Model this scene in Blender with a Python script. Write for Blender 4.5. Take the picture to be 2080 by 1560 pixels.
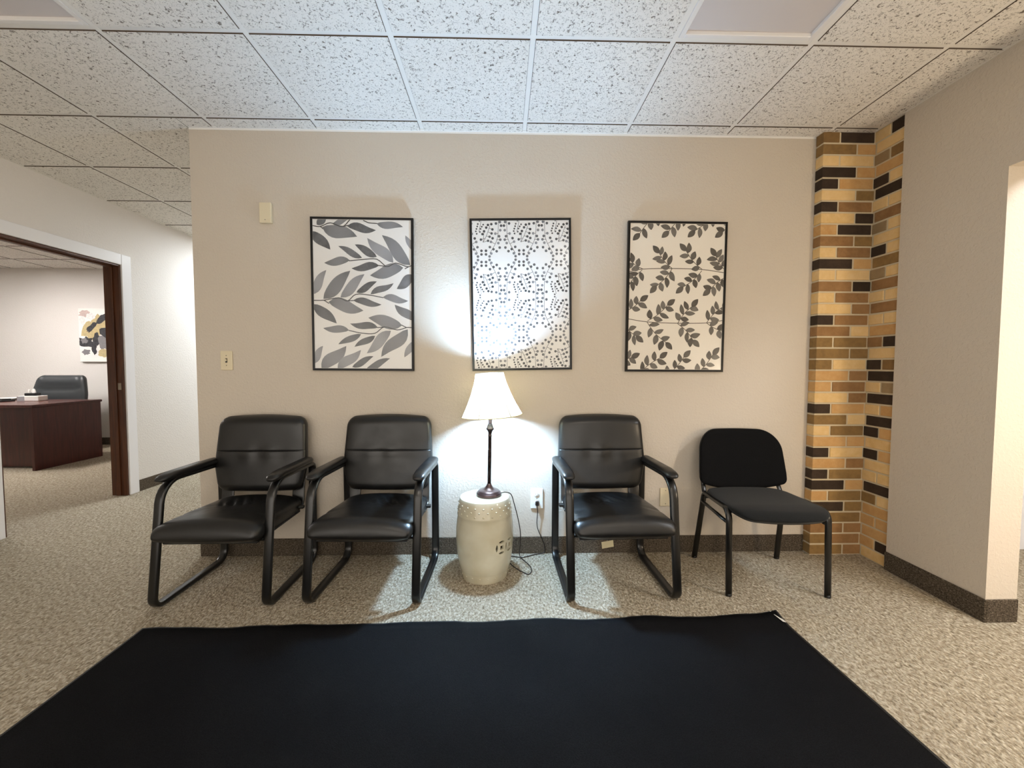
import bpy, bmesh, math, random
from mathutils import Vector, Matrix

for o in list(bpy.data.objects):
    bpy.data.objects.remove(o, do_unlink=True)
S = bpy.context.scene
C = bpy.context.collection

# ------------------------------------------------------------------ camera
H = 2.589                                   # ceiling height
CAM = Vector((0.0, -2.5406, 1.1831))
FW = Vector((0.0240553, 0.99870798, -0.04476286))
RT = Vector((0.9997104, -0.02400112, 0.00174744))
UP = Vector((-0.00067083, 0.04479193, 0.99899611))
cam = bpy.data.cameras.new('camera')
cam.sensor_width = 36.0
cam.lens = 833.7 / 2080.0 * 36.0
cam.clip_start = 0.02
camo = bpy.data.objects.new('camera', cam)
C.objects.link(camo)
M4 = Matrix(((RT.x, UP.x, -FW.x, CAM.x), (RT.y, UP.y, -FW.y, CAM.y), (RT.z, UP.z, -FW.z, CAM.z), (0, 0, 0, 1)))
camo.matrix_world = M4
S.camera = camo

# ------------------------------------------------------------------ world, exposure
W = bpy.data.worlds.new('world')
S.world = W
W.use_nodes = True
W.node_tree.nodes['Background'].inputs[0].default_value = (1.0, 0.92, 0.82, 1)
W.node_tree.nodes['Background'].inputs[1].default_value = 2.5
S.view_settings.view_transform = 'Standard'
S.view_settings.look = 'None'
S.view_settings.exposure = 0.16
S.view_settings.gamma = 1.0
S.view_settings.use_curve_mapping = False
S.cycles.use_denoising = True
S.cycles.max_bounces = 8
S.cycles.diffuse_bounces = 5
S.cycles.sample_clamp_indirect = 6.0
S.cycles.caustics_reflective = False
S.cycles.caustics_refractive = False

# strengths of the lamps, with an added fill
L_BULB = 2150.0
C_BULB = (0.45, 0.70, 1.0)
L_FILL = 9.0           # added unseen ceiling panels behind the viewer, a warm fill
C_FILL = (1.0, 0.90, 0.78)
L_HALL = 42.0
C_HALL = (0.88, 0.95, 1.0)
L_OFFICE = 48.0
C_OFFICE = (1.0, 0.95, 0.93)
L_SIDE = 36.0          # lamp in the room on the right
C_SIDE = (1.0, 0.80, 0.56)


# ------------------------------------------------------------------ helpers
def lin(r, g, b):
    def f(c):
        c /= 255.0
        return c / 12.92 if c <= 0.04045 else ((c + 0.055) / 1.055) ** 2.4
    return (f(r), f(g), f(b), 1.0)


def nmat(name, col, rough=0.6, metal=0.0, spec=0.5, coat=0.0):
    m = bpy.data.materials.new(name)
    m.use_nodes = True
    b = m.node_tree.nodes['Principled BSDF']
    b.inputs['Base Color'].default_value = col
    b.inputs['Roughness'].default_value = rough
    b.inputs['Metallic'].default_value = metal
    b.inputs['Specular IOR Level'].default_value = spec
    b.inputs['Coat Weight'].default_value = coat
    return m


class NT:
    """small node-building shorthand"""
    def __init__(s, m):
        s.t = m.node_tree
        s.b = s.t.nodes['Principled BSDF']

    def n(s, typ, **kw):
        x = s.t.nodes.new(typ)
        for k, v in kw.items():
            if k.startswith('i_'):
                x.inputs[k[2:].replace('_', ' ')].default_value = v
            else:
                setattr(x, k, v)
        return x

    def l(s, a, b):
        s.t.links.new(a, b)

    def pos(s, scale=(1, 1, 1), obj=False, rot=(0, 0, 0)):
        if obj:
            src = s.n('ShaderNodeTexCoord').outputs['Object']
        else:
            src = s.n('ShaderNodeNewGeometry').outputs['Position']
        mp = s.n('ShaderNodeMapping')
        mp.inputs['Scale'].default_value = scale
        mp.inputs['Rotation'].default_value = rot
        s.l(src, mp.inputs['Vector'])
        return mp.outputs['Vector']

    def noise(s, vec, scale, detail=3, rough=0.5, dist=0.0):
        x = s.n('ShaderNodeTexNoise')
        x.inputs['Scale'].default_value = scale
        x.inputs['Detail'].default_value = detail
        x.inputs['Roughness'].default_value = rough
        x.inputs['Distortion'].default_value = dist
        s.l(vec, x.inputs['Vector'])
        return x.outputs['Fac']

    def ramp(s, fac, stops):
        x = s.n('ShaderNodeValToRGB')
        e = x.color_ramp.elements
        while len(e) < len(stops):
            e.new(0.5)
        for i, (p, c) in enumerate(stops):
            e[i].position = p
            e[i].color = c
        s.l(fac, x.inputs['Fac'])
        return x.outputs['Color']

    def mix(s, fac, a, b, typ='MIX'):
        x = s.n('ShaderNodeMix', data_type='RGBA', blend_type=typ)
        for sock, v in ((x.inputs[0], fac), (x.inputs[6], a), (x.inputs[7], b)):
            if hasattr(v, 'links'):
                s.l(v, sock)
            else:
                sock.default_value = v
        return x.outputs[2]

    def bump(s, hgt, strength, dist=0.01):
        x = s.n('ShaderNodeBump')
        x.inputs['Strength'].default_value = strength
        x.inputs['Distance'].default_value = dist
        s.l(hgt, x.inputs['Height'])
        s.l(x.outputs['Normal'], s.b.inputs['Normal'])
        return x

    def col(s, c):
        s.l(c, s.b.inputs['Base Color'])


def g(v):
    return (v, v, v, 1)


def emat(name, col, strength):
    m = nmat(name, (col[0], col[1], col[2], 1), 0.6)
    b = m.node_tree.nodes['Principled BSDF']
    b.inputs['Emission Color'].default_value = (*col, 1)
    b.inputs['Emission Strength'].default_value = strength
    return m


# ------------------------------------------------------------------ materials
def wall_paint(name, c, sc=70):
    m = nmat(name, c, 0.62, spec=0.25)
    t = NT(m)
    p = t.pos()
    n1 = t.noise(p, sc, 4, 0.55, 0.4)
    big = t.noise(p, 1.3, 2)
    c2 = (c[0] * 0.94, c[1] * 0.94, c[2] * 0.935, 1)
    t.col(t.mix(big, c, c2))
    h = t.ramp(n1, [(0.45, g(0)), (0.72, g(1))])
    t.bump(h, 0.35, 0.0035)
    return m


M = {}
M['wall'] = wall_paint('wall_paint', lin(207, 197, 183))
M['wall_lit'] = wall_paint('wall_paint_lit', lin(222, 218, 213))  # same wall paint, lightened to carry the brighter hall and office light
M['white_trim'] = nmat('white_trim', lin(228, 228, 230), 0.35)

m = nmat('carpet', g(0.3), 0.95, spec=0.05)
t = NT(m)
p = t.pos((1, 0.62, 1), rot=(0, 0, 0.35))
v = t.n('ShaderNodeTexVoronoi')
v.inputs['Scale'].default_value = 118
t.l(p, v.inputs['Vector'])
n = t.noise(p, 95, 4, 0.65, 0.6)
n2 = t.noise(t.pos(), 3.0, 3)
c1 = t.ramp(n, [(0.29, lin(90, 78, 62)), (0.47, lin(176, 164, 142)), (0.70, lin(234, 226, 208))])
c2 = t.mix(t.ramp(v.outputs['Distance'], [(0.0, g(0)), (0.95, g(0.50))]), c1, lin(112, 100, 84))
c3 = t.mix(t.ramp(n2, [(0.3, g(0.0)), (0.7, g(0.14))]), c2, lin(150, 138, 120))
t.col(c3)
add = t.n('ShaderNodeMath', operation='SUBTRACT')
t.l(n, add.inputs[0])
t.l(v.outputs['Distance'], add.inputs[1])
t.bump(add.outputs[0], 0.75, 0.010)
M['carpet'] = m

m = nmat('carpet_base', g(0.1), 0.95, spec=0.05)
t = NT(m)
n = t.noise(t.pos((1, 1, 1.6)), 120, 4, 0.7, 0.5)
t.col(t.ramp(n, [(0.3, lin(44, 37, 30)), (0.5, lin(86, 77, 66)), (0.7, lin(134, 124, 110))]))
t.bump(n, 0.8, 0.008)
M['carpet_base'] = m

m = nmat('ceiling_tile', g(0.7), 0.9, spec=0.1)
t = NT(m)
oi = t.n('ShaderNodeObjectInfo')
geo = t.n('ShaderNodeNewGeometry').outputs['Position']
cmb = t.n('ShaderNodeCombineXYZ')
mul = t.n('ShaderNodeMath', operation='MULTIPLY')
mul.inputs[1].default_value = 37.0
t.l(oi.outputs['Random'], mul.inputs[0])
t.l(mul.outputs[0], cmb.inputs[2])
va = t.n('ShaderNodeVectorMath', operation='ADD')
t.l(geo, va.inputs[0])
t.l(cmb.outputs[0], va.inputs[1])
n = t.noise(va.outputs[0], 78, 3, 0.6, 0.9)
n2 = t.noise(va.outputs[0], 190, 2, 0.5, 0.0)
pit = t.ramp(n, [(0.33, g(0)), (0.43, g(1))])
mx = t.n('ShaderNodeMath', operation='MULTIPLY')
pp = t.ramp(n2, [(0.26, g(0.25)), (0.40, g(1))])
t.l(pit, mx.inputs[0])
t.l(pp, mx.inputs[1])
t.col(t.mix(mx.outputs[0], lin(122, 114, 106), lin(234, 231, 225)))
t.bump(mx.outputs[0], 0.55, 0.004)
M['tile'] = m
M['tile_edge'] = nmat('tile_raw_edge', lin(84, 72, 60), 0.95)
M['tee'] = nmat('grid_white', lin(236, 234, 229), 0.45)
M['slab'] = nmat('ceiling_void', lin(150, 146, 140), 0.9)

m = nmat('leather', lin(17, 17, 17), 0.36, spec=0.55)
t = NT(m)
n = t.noise(t.pos(obj=True), 260, 3, 0.5)
n2 = t.noise(t.pos(obj=True), 9, 3, 0.5)
t.l(t.ramp(n2, [(0.3, g(0.30)), (0.7, g(0.44))]), t.b.inputs['Roughness'])
t.bump(n, 0.12, 0.002)
M['leather'] = m
M['black_metal'] = nmat('black_metal', lin(12, 12, 12), 0.28, spec=0.6)
M['black_plastic'] = nmat('black_plastic', lin(14, 14, 14), 0.5)
m = nmat('black_fabric', lin(13, 13, 14), 0.95, spec=0.1)
t = NT(m)
n = t.noise(t.pos(obj=True), 500, 2, 0.5)
t.col(t.ramp(n, [(0.3, lin(9, 9, 10)), (0.7, lin(22, 22, 23))]))
t.bump(n, 0.5, 0.002)
M['black_fabric'] = m
m = nmat('seat_fabric', lin(30, 31, 32), 0.9, spec=0.15)
t = NT(m)
n = t.noise(t.pos(obj=True), 500, 2, 0.5)
t.col(t.ramp(n, [(0.3, lin(13, 14, 15)), (0.7, lin(31, 33, 34))]))
t.bump(n, 0.5, 0.002)
t.b.inputs['Sheen Weight'].default_value = 0.08
M['seat_fabric'] = m
m = nmat('mat_pile', lin(14, 14, 16), 0.97, spec=0.05)
t = NT(m)
n = t.noise(t.pos(), 330, 2, 0.6)
n2 = t.noise(t.pos(), 2.2, 4, 0.6)
ca = t.ramp(n, [(0.3, lin(10, 10, 11)), (0.7, lin(29, 29, 31))])
t.col(t.mix(t.ramp(n2, [(0.35, g(0)), (0.75, g(0.5))]), ca, lin(11, 11, 13)))
t.bump(n, 0.6, 0.004)
M['mat'] = m
M['rubber'] = nmat('rubber', lin(10, 10, 10), 0.6)

m = nmat('ceramic', lin(196, 190, 166), 0.14, spec=0.55, coat=0.3)
t = NT(m)
n = t.noise(t.pos(obj=True), 7, 3, 0.5)
t.col(t.ramp(n, [(0.3, lin(188, 180, 154)), (0.7, lin(206, 202, 182))]))
M['ceramic'] = m
M['stool_dark'] = nmat('stool_inside', lin(20, 18, 15), 0.9)
m = nmat('bronze', lin(48, 38, 34), 0.32, metal=0.75)
t = NT(m)
n = t.noise(t.pos(obj=True), 60, 4, 0.6)
t.col(t.ramp(n, [(0.40, lin(34, 27, 25)), (0.62, lin(70, 56, 52)), (0.75, lin(150, 132, 122))]))
M['bronze'] = m
M['base_metal'] = nmat('lamp_base_metal', lin(96, 80, 82), 0.28, metal=0.8)
M['socket'] = nmat('socket_sleeve', lin(205, 190, 200), 0.4)

m = bpy.data.materials.new('shade_fabric')
m.use_nodes = True
nt = m.node_tree
for x in list(nt.nodes):
    nt.nodes.remove(x)
out = nt.nodes.new('ShaderNodeOutputMaterial')
mixs = nt.nodes.new('ShaderNodeMixShader')
mixs.inputs[0].default_value = 0.22
df = nt.nodes.new('ShaderNodeBsdfDiffuse')
df.inputs[0].default_value = lin(232, 220, 188)
tr = nt.nodes.new('ShaderNodeBsdfTranslucent')
tr.inputs[0].default_value = (1.0, 0.63, 0.30, 1)
nt.links.new(df.outputs[0], mixs.inputs[1])
nt.links.new(tr.outputs[0], mixs.inputs[2])
nt.links.new(mixs.outputs[0], out.inputs[0])
M['shade'] = m
M['shade_trim'] = nmat('shade_trim', lin(206, 190, 140), 0.8)
M['rib'] = nmat('shade_seam', lin(58, 44, 30), 0.8)
M['bulb'] = emat('bulb_glow', C_BULB, L_BULB)
M['cord'] = nmat('cord_brown', lin(34, 28, 26), 0.35)
M['plate_white'] = nmat('plate_white', lin(232, 230, 224), 0.3)
M['plate_almond'] = nmat('plate_almond', lin(222, 210, 180), 0.35)
M['slot'] = nmat('slot_dark', lin(40, 36, 32), 0.6)
M['screw'] = nmat('screw', lin(150, 140, 125), 0.35, metal=0.6)
M['frame'] = nmat('frame_black', lin(10, 9, 9), 0.35, spec=0.3)
M['paper'] = nmat('print_paper', lin(244, 243, 240), 0.55, spec=0.3)
M['paper_cream'] = nmat('print_paper_cream', lin(244, 238, 226), 0.55, spec=0.3)

m = bpy.data.materials.new('picture_pane')
m.use_nodes = True
nt = m.node_tree
for x in list(nt.nodes):
    nt.nodes.remove(x)
out = nt.nodes.new('ShaderNodeOutputMaterial')
mixs = nt.nodes.new('ShaderNodeMixShader')
fr = nt.nodes.new('ShaderNodeMapRange')          # Schlick curve, the same from both faces of the thin sheet
lw = nt.nodes.new('ShaderNodeLayerWeight')
lw.inputs[0].default_value = 0.5
pw5 = nt.nodes.new('ShaderNodeMath')
pw5.operation = 'POWER'
pw5.inputs[1].default_value = 5.0
nt.links.new(lw.outputs['Facing'], pw5.inputs[0])
nt.links.new(pw5.outputs[0], fr.inputs['Value'])
fr.inputs['To Min'].default_value = 0.022
fr.inputs['To Max'].default_value = 0.6
tp = nt.nodes.new('ShaderNodeBsdfTransparent')
tp.inputs[0].default_value = (0.99, 0.99, 0.99, 1)
gl = nt.nodes.new('ShaderNodeBsdfGlossy')
gl.inputs['Roughness'].default_value = 0.16
nt.links.new(fr.outputs[0], mixs.inputs[0])
nt.links.new(tp.outputs[0], mixs.inputs[1])
nt.links.new(gl.outputs[0], mixs.inputs[2])
nt.links.new(mixs.outputs[0], out.inputs[0])
M['pane'] = m

def ink_mat(name, tint):
    m = nmat(name, g(0.2), 0.6, spec=0.3)
    t = NT(m)
    a = t.n('ShaderNodeVertexColor', layer_name='ink')
    n = t.noise(t.pos(obj=True), 45, 4, 0.6)
    t.col(t.mix(t.ramp(n, [(0.3, g(0)), (0.7, g(0.35))]), a.outputs['Color'], tint))
    return m
M['ink_blue'] = ink_mat('ink_grey', lin(150, 152, 156))
M['ink_brown'] = ink_mat('ink_brown', lin(122, 116, 108))
M['ink_dot'] = ink_mat('ink_dot', lin(96, 98, 102))
M['canvas'] = nmat('canvas', lin(232, 228, 222), 0.8)

def wood(name, c1, c2, rough=0.35, vertical=True):
    m = nmat(name, c1, rough)
    t = NT(m)
    p = t.pos((22, 22, 1.4) if vertical else (1.4, 22, 22))
    n = t.noise(p, 2.2, 5, 0.6, 0.6)
    t.col(t.ramp(n, [(0.3, c1), (0.7, c2)]))
    return m
M['jamb'] = wood('jamb_wood', lin(54, 26, 10), lin(92, 50, 22), 0.4)
M['desk'] = wood('desk_wood', lin(50, 20, 16), lin(78, 34, 28), 0.3)
M['desk_top'] = wood('desk_top_wood', lin(66, 34, 30), lin(90, 50, 44), 0.25, False)
M['grey_leather'] = nmat('grey_leather', lin(44, 48, 50), 0.42)
M['panel_lens'] = nmat('panel_lens_off', lin(206, 200, 199), 0.45)
M['panel_frame'] = nmat('panel_frame', lin(232, 230, 228), 0.4)
M['lens_fill'] = emat('lens_lit_fill', C_FILL, L_FILL)
M['lens_hall'] = emat('lens_lit_hall', C_HALL, L_HALL)
M['lens_side'] = emat('lens_lit_side', (0.95, 0.97, 1.0), 30.0)
M['lens_office'] = emat('lens_lit_office', C_OFFICE, L_OFFICE)
m = nmat('mortar', lin(206, 192, 164), 0.95, spec=0.1)
t = NT(m)
n = t.noise(t.pos(), 160, 3)
t.bump(n, 0.5, 0.003)
M['mortar'] = m


def brick_mat(name, a, b, c):
    m = nmat(name, a, 0.75, spec=0.25)
    t = NT(m)
    oi = t.n('ShaderNodeObjectInfo')
    p = t.pos()
    n = t.noise(p, 26, 4, 0.6)
    n2 = t.noise(p, 140, 3, 0.6)
    base = t.mix(oi.outputs['Random'], a, b)
    t.col(t.mix(t.ramp(n, [(0.35, g(0)), (0.75, g(0.75))]), base, c))
    t.bump(n2, 0.35, 0.003)
    return m
M['bD'] = brick_mat('brick_dark', lin(58, 46, 36), lin(70, 56, 44), lin(44, 35, 28))
M['bB'] = brick_mat('brick_brown', lin(150, 114, 74), lin(134, 100, 64), lin(166, 128, 86))
M['bO'] = brick_mat('brick_olive', lin(150, 120, 74), lin(136, 106, 66), lin(118, 94, 60))
M['bT'] = brick_mat('brick_tan', lin(200, 158, 104), lin(190, 146, 92), lin(208, 170, 118))
M['bY'] = brick_mat('brick_buff', lin(224, 190, 134), lin(216, 180, 120), lin(230, 200, 150))
M['bG'] = brick_mat('brick_grey', lin(160, 138, 104), lin(150, 128, 96), lin(140, 116, 84))


# ------------------------------------------------------------------ object helpers
def obj(name, me, mat=None, parent=None, loc=None, rot=None):
    o = bpy.data.objects.new(name, me)
    C.objects.link(o)
    if mat is not None and not me.materials:
        me.materials.append(M[mat] if isinstance(mat, str) else mat)
    if parent is not None:
        o.parent = parent
    if loc is not None:
        o.location = loc
    if rot is not None:
        o.rotation_euler = rot
    return o


def tag(o, label=None, cat=None, group=None, kind=None):
    if label:
        o['label'] = label
    if cat:
        o['category'] = cat
    if group:
        o['group'] = group
    if kind:
        o['kind'] = kind
    return o


def empty(name, loc=(0, 0, 0), rz=0.0):
    o = bpy.data.objects.new(name, None)
    o.empty_display_size = 0.1
    C.objects.link(o)
    o.location = loc
    o.rotation_euler = (0, 0, rz)
    return o


def mesh(name, verts, faces, smooth=False):
    me = bpy.data.meshes.new(name)
    me.from_pydata([tuple(v) for v in verts], [], faces)
    bm = bmesh.new()
    bm.from_mesh(me)
    bmesh.ops.recalc_face_normals(bm, faces=bm.faces)
    bm.to_mesh(me)
    bm.free()
    if smooth:
        me.polygons.foreach_set('use_smooth', [True] * len(me.polygons))
    me.update()
    return me


def box_into(bm, a, b):
    (x0, y0, z0), (x1, y1, z1) = a, b
    vs = [bm.verts.new(p) for p in ((x0, y0, z0), (x1, y0, z0), (x1, y1, z0), (x0, y1, z0),
                                    (x0, y0, z1), (x1, y0, z1), (x1, y1, z1), (x0, y1, z1))]
    for f in ((3, 2, 1, 0), (4, 5, 6, 7), (0, 1, 5, 4), (1, 2, 6, 5), (2, 3, 7, 6), (3, 0, 4, 7)):
        bm.faces.new([vs[i] for i in f])
    return vs


def boxes(name, lst, bevel=0.0, seg=1, smooth=False):
    bm = bmesh.new()
    for a, b in lst:
        box_into(bm, a, b)
    if bevel > 0:
        bmesh.ops.bevel(bm, geom=list(bm.edges), offset=bevel, segments=seg, affect='EDGES', profile=0.5)
    bmesh.ops.recalc_face_normals(bm, faces=bm.faces)
    me = bpy.data.meshes.new(name)
    bm.to_mesh(me)
    bm.free()
    if smooth:
        me.polygons.foreach_set('use_smooth', [True] * len(me.polygons))
    return me


def lathe(name, prof, seg=48, closed=False, smooth=True):
    """prof: list of (r, z). revolve about z"""
    vs, fs = [], []
    n = len(prof)
    for i in range(seg):
        a = 2 * math.pi * i / seg
        for r, z in prof:
            vs.append((r * math.cos(a), r * math.sin(a), z))
    m_ = n if closed else n - 1
    for i in range(seg):
        j = (i + 1) % seg
        for k in range(m_):
            k2 = (k + 1) % n
            if prof[k][0] < 1e-6 and prof[k2][0] < 1e-6:
                continue
            fs.append((i * n + k, j * n + k, j * n + k2, i * n + k2))
    me = mesh(name, vs, fs, smooth)
    bm = bmesh.new()
    bm.from_mesh(me)
    bmesh.ops.remove_doubles(bm, verts=bm.verts, dist=1e-5)
    bmesh.ops.recalc_face_normals(bm, faces=bm.faces)
    bm.to_mesh(me)
    bm.free()
    if smooth:
        me.polygons.foreach_set('use_smooth', [True] * len(me.polygons))
    return me


def fillet(pts, radii, closed=False, seg=6):
    """round the corners of a polyline (Vectors)"""
    pts = [Vector(p) for p in pts]
    n = len(pts)
    out = []
    for i in range(n):
        r = radii[i] if isinstance(radii, (list, tuple)) else radii
        if (not closed and i in (0, n - 1)) or r <= 0:
            out.append(pts[i])
            continue
        p0, p1, p2 = pts[i - 1], pts[i], pts[(i + 1) % n]
        a = (p0 - p1).normalized()
        b = (p2 - p1).normalized()
        ang = a.angle(b)
        d = min(r / math.tan(ang / 2), 0.49 * (p0 - p1).length, 0.49 * (p2 - p1).length)
        rr = d * math.tan(ang / 2)
        cen = p1 + (a + b).normalized() * (rr / math.sin(ang / 2))
        s = p1 + a * d - cen
        e = p1 + b * d - cen
        tot = s.angle(e)
        ax = s.cross(e).normalized()
        for k in range(seg + 1):
            q = Matrix.Rotation(tot * k / seg, 3, ax) @ s
            out.append(cen + q)
    return out


def sweep(name, path, section, closed=False, side=None, caps=True, smooth=True):
    """sweep a 2D section [(a,b)] along path. a along 'side' axis, b along the in-plane normal.
    side=None: parallel transport frame."""
    path = [Vector(p) for p in path]
    n = len(path)
    vs, fs = [], []
    prev = None
    for i in range(n):
        if closed:
            tg = (path[(i + 1) % n] - path[i - 1])
        elif i == 0:
            tg = path[1] - path[0]
        elif i == n - 1:
            tg = path[-1] - path[-2]
        else:
            tg = path[i + 1] - path[i - 1]
        tg.normalize()
        if side is not None:
            sd = Vector(side)
            sd = (sd - tg * sd.dot(tg)).normalized()
        else:
            if prev is None:
                ref = Vector((0, 0, 1)) if abs(tg.z) < 0.9 else Vector((1, 0, 0))
                sd = tg.cross(ref).normalized()
            else:
                sd = (prev - tg * prev.dot(tg)).normalized()
            prev = sd
        nm = tg.cross(sd)
        for a, b in section:
            vs.append(path[i] + sd * a + nm * b)
    k = len(section)
    for i in range(n if closed else n - 1):
        j = (i + 1) % n
        for q in range(k):
            q2 = (q + 1) % k
            fs.append((i * k + q, i * k + q2, j * k + q2, j * k + q))
    if caps and not closed:
        fs.append(tuple(range(k))[::-1])
        fs.append(tuple((n - 1) * k + q for q in range(k)))
    return mesh(name, vs, fs, smooth)


def circ(r, n=10):
    return [(r * math.cos(2 * math.pi * i / n), r * math.sin(2 * math.pi * i / n)) for i in range(n)]


def sup(a, b, n=16, e=3.0):
    out = []
    for i in range(n):
        th = 2 * math.pi * i / n
        c, s = math.cos(th), math.sin(th)
        out.append((a * math.copysign(abs(c) ** (2 / e), c), b * math.copysign(abs(s) ** (2 / e), s)))
    return out


def supu(a, b, n=64, e=4.0):
    """superellipse sampled evenly along its outline"""
    P = sup(a, b, 1200, e)
    L = [0.0]
    for i in range(1200):
        p, q = P[i], P[(i + 1) % 1200]
        L.append(L[-1] + math.hypot(q[0] - p[0], q[1] - p[1]))
    out, k = [], 0
    for i in range(n):
        d = L[-1] * i / n
        while L[k + 1] < d:
            k += 1
        u = (d - L[k]) / max(1e-9, L[k + 1] - L[k])
        p, q = P[k], P[(k + 1) % 1200]
        out.append((p[0] + (q[0] - p[0]) * u, p[1] + (q[1] - p[1]) * u))
    return out


def spline(pts, per=6):
    """Catmull-Rom through points"""
    P = [Vector(p) for p in pts]
    P = [P[0] * 2 - P[1]] + P + [P[-1] * 2 - P[-2]]
    out = []
    for i in range(1, len(P) - 2):
        for k in range(per):
            u = k / per
            a, b, c, d = P[i - 1], P[i], P[i + 1], P[i + 2]
            out.append(0.5 * (2 * b + (c - a) * u + (2 * a - 5 * b + 4 * c - d) * u * u + (3 * b - a - 3 * c + d) * u ** 3))
    out.append(P[-2])
    return out


def loft(name, rings, smooth=True):
    """rings: list of equal-length vertex rings -> closed skin with end caps"""
    k = len(rings[0])
    vs = [v for r in rings for v in r]
    fs = []
    for i in range(len(rings) - 1):
        for q in range(k):
            q2 = (q + 1) % k
            fs.append((i * k + q, i * k + q2, (i + 1) * k + q2, (i + 1) * k + q))
    fs.append(tuple(range(k))[::-1])
    fs.append(tuple((len(rings) - 1) * k + q for q in range(k)))
    return mesh(name, vs, fs, smooth)


def struct(o):
    o['kind'] = 'structure'
    return o


# ================================================================== THE SETTING
XW0, XW1 = -1.8555, 2.385       # main wall
XR = 2.235                      # right drywall face
XL = -3.40                      # left wall face
YB = -4.3                       # behind the viewer
HB = 0.1075                     # carpet base height

fl = struct(obj('floor', boxes('floor', [((-8.2, YB - 0.2, -0.06), (4.9, 5.2, 0.0))]), 'carpet'))
struct(obj('wall_back', boxes('wall_back', [((XW0, 0.0, 0.0), (4.7, 0.13, H + 0.05))]), 'wall'))
struct(obj('wall_right', boxes('wall_right', [((XR, -0.7415, 0.0), (XW1, -0.25, H + 0.05)),
                                              ((XR, -2.3, 2.066), (XW1, -0.7415, H + 0.05)),
                                              ((XR, YB, 0.0), (XW1, -2.3, H + 0.05))]), 'wall'))
DY0, DY1, DH = 0.294, 1.236, 2.072
struct(obj('wall_left', boxes('wall_left', [((-3.53, YB, 0), (XL, DY0, H + 0.05)), ((-3.53, DY1, 0), (XL, 5.0, H + 0.05)),
                                            ((-3.53, DY0, DH), (XL, DY1, H + 0.05))]), 'wall_lit'))
WX0, WX1, WZ = -3.2, 1.75, 2.25
struct(obj('wall_front', boxes('wall_front', [((-3.53, YB - 0.12, 0), (WX0, YB, H + 0.05)), ((WX1, YB - 0.12, 0), (4.82, YB, H + 0.05)), ((WX0, YB - 0.12, WZ), (WX1, YB, H + 0.05))]), 'wall'))
# glazed entry front behind the viewer: the daylight of the room
win = struct(empty('window_1', (0, YB - 0.06, 0)))
for x in (WX0 + 0.03, -1.9, -0.5, 0.5, WX1 - 0.03):
    obj('mullion', boxes('mullion', [((x - 0.03, -0.04, 0), (x + 0.03, 0.04, WZ))]), 'frame', win)
for z in (0.05, 2.22):
    obj('rail', boxes('rail', [((WX0, -0.03, z - 0.05 if z < 1 else z - 0.03), (WX1, 0.03, z + 0.03))]), 'frame', win)
obj('glass', boxes('glass', [((WX0 + 0.05, -0.003, 0.08), (WX1 - 0.05, 0.003, 2.19))]), 'pane', win)
_pl = bpy.data.lights.new('window_portal', 'AREA')
_pl.shape = 'RECTANGLE'
_pl.size, _pl.size_y = WX1 - WX0, WZ
_pl.cycles.is_portal = True
_po = bpy.data.objects.new('window_portal', _pl)
C.objects.link(_po)
_po.location = ((WX0 + WX1) / 2, YB - 0.11, WZ / 2)
_po.rotation_euler = (math.radians(90), 0, 0)
struct(obj('wall_hall_end', boxes('wall_hall_end', [((XL, 5.0, 0), (4.8, 5.12, H + 0.05))]), 'wall_lit'))
struct(obj('wall_far_right', boxes('wall_far_right', [((4.7, YB, 0), (4.82, 0.13, H + 0.05))]), 'wall'))
struct(obj('wall_office_back', boxes('wall_office_back', [((-8.1, 3.66, 0), (-3.53, 3.78, H + 0.05))]), 'wall_lit'))
struct(obj('wall_office_left', boxes('wall_office_left', [((-8.2, -1.0, 0), (-8.1, 3.78, H + 0.05))]), 'wall_lit'))
struct(obj('wall_office_front', boxes('wall_office_front', [((-8.1, -1.1, 0), (-3.53, -1.0, H + 0.05))]), 'wall_lit'))

# ---- carpet baseboards
def baseboard(name, lst):
    return struct(obj(name, boxes(name, lst, 0.003, 1), 'carpet_base'))
baseboard('baseboard_back', [((XW0 - 0.008, -0.008, 0), (1.926, 0.0, HB)), ((XW0 - 0.008, 0.0, 0), (XW0, 0.13, HB))])
baseboard('baseboard_right', [((XR - 0.009, -0.75, 0), (XR, -0.247, HB)), ((XR, -0.75, 0), (XW1, -0.7415, HB))])
baseboard('baseboard_left', [((XL, 1.332, 0), (XL + 0.008, 5.0, HB)), ((XL, YB, 0), (XL + 0.008, 0.198, HB))])
baseboard('baseboard_office', [((-8.1, 3.652, 0), (-3.53, 3.66, HB))])
baseboard('baseboard_far_right', [((XW1, -0.008, 0), (3.29, 0.0, HB))])

# ---- ceiling: slab, tees, tiles
ceil = struct(obj('ceiling', boxes('ceiling', [((-8.2, YB - 0.2, H + 0.05), (4.9, 5.2, H + 0.12))]), 'slab'))
T = 0.6096
GX0, GYB = 0.7418, -0.1117
TEE = 0.024
_tile_cache = {}


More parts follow.
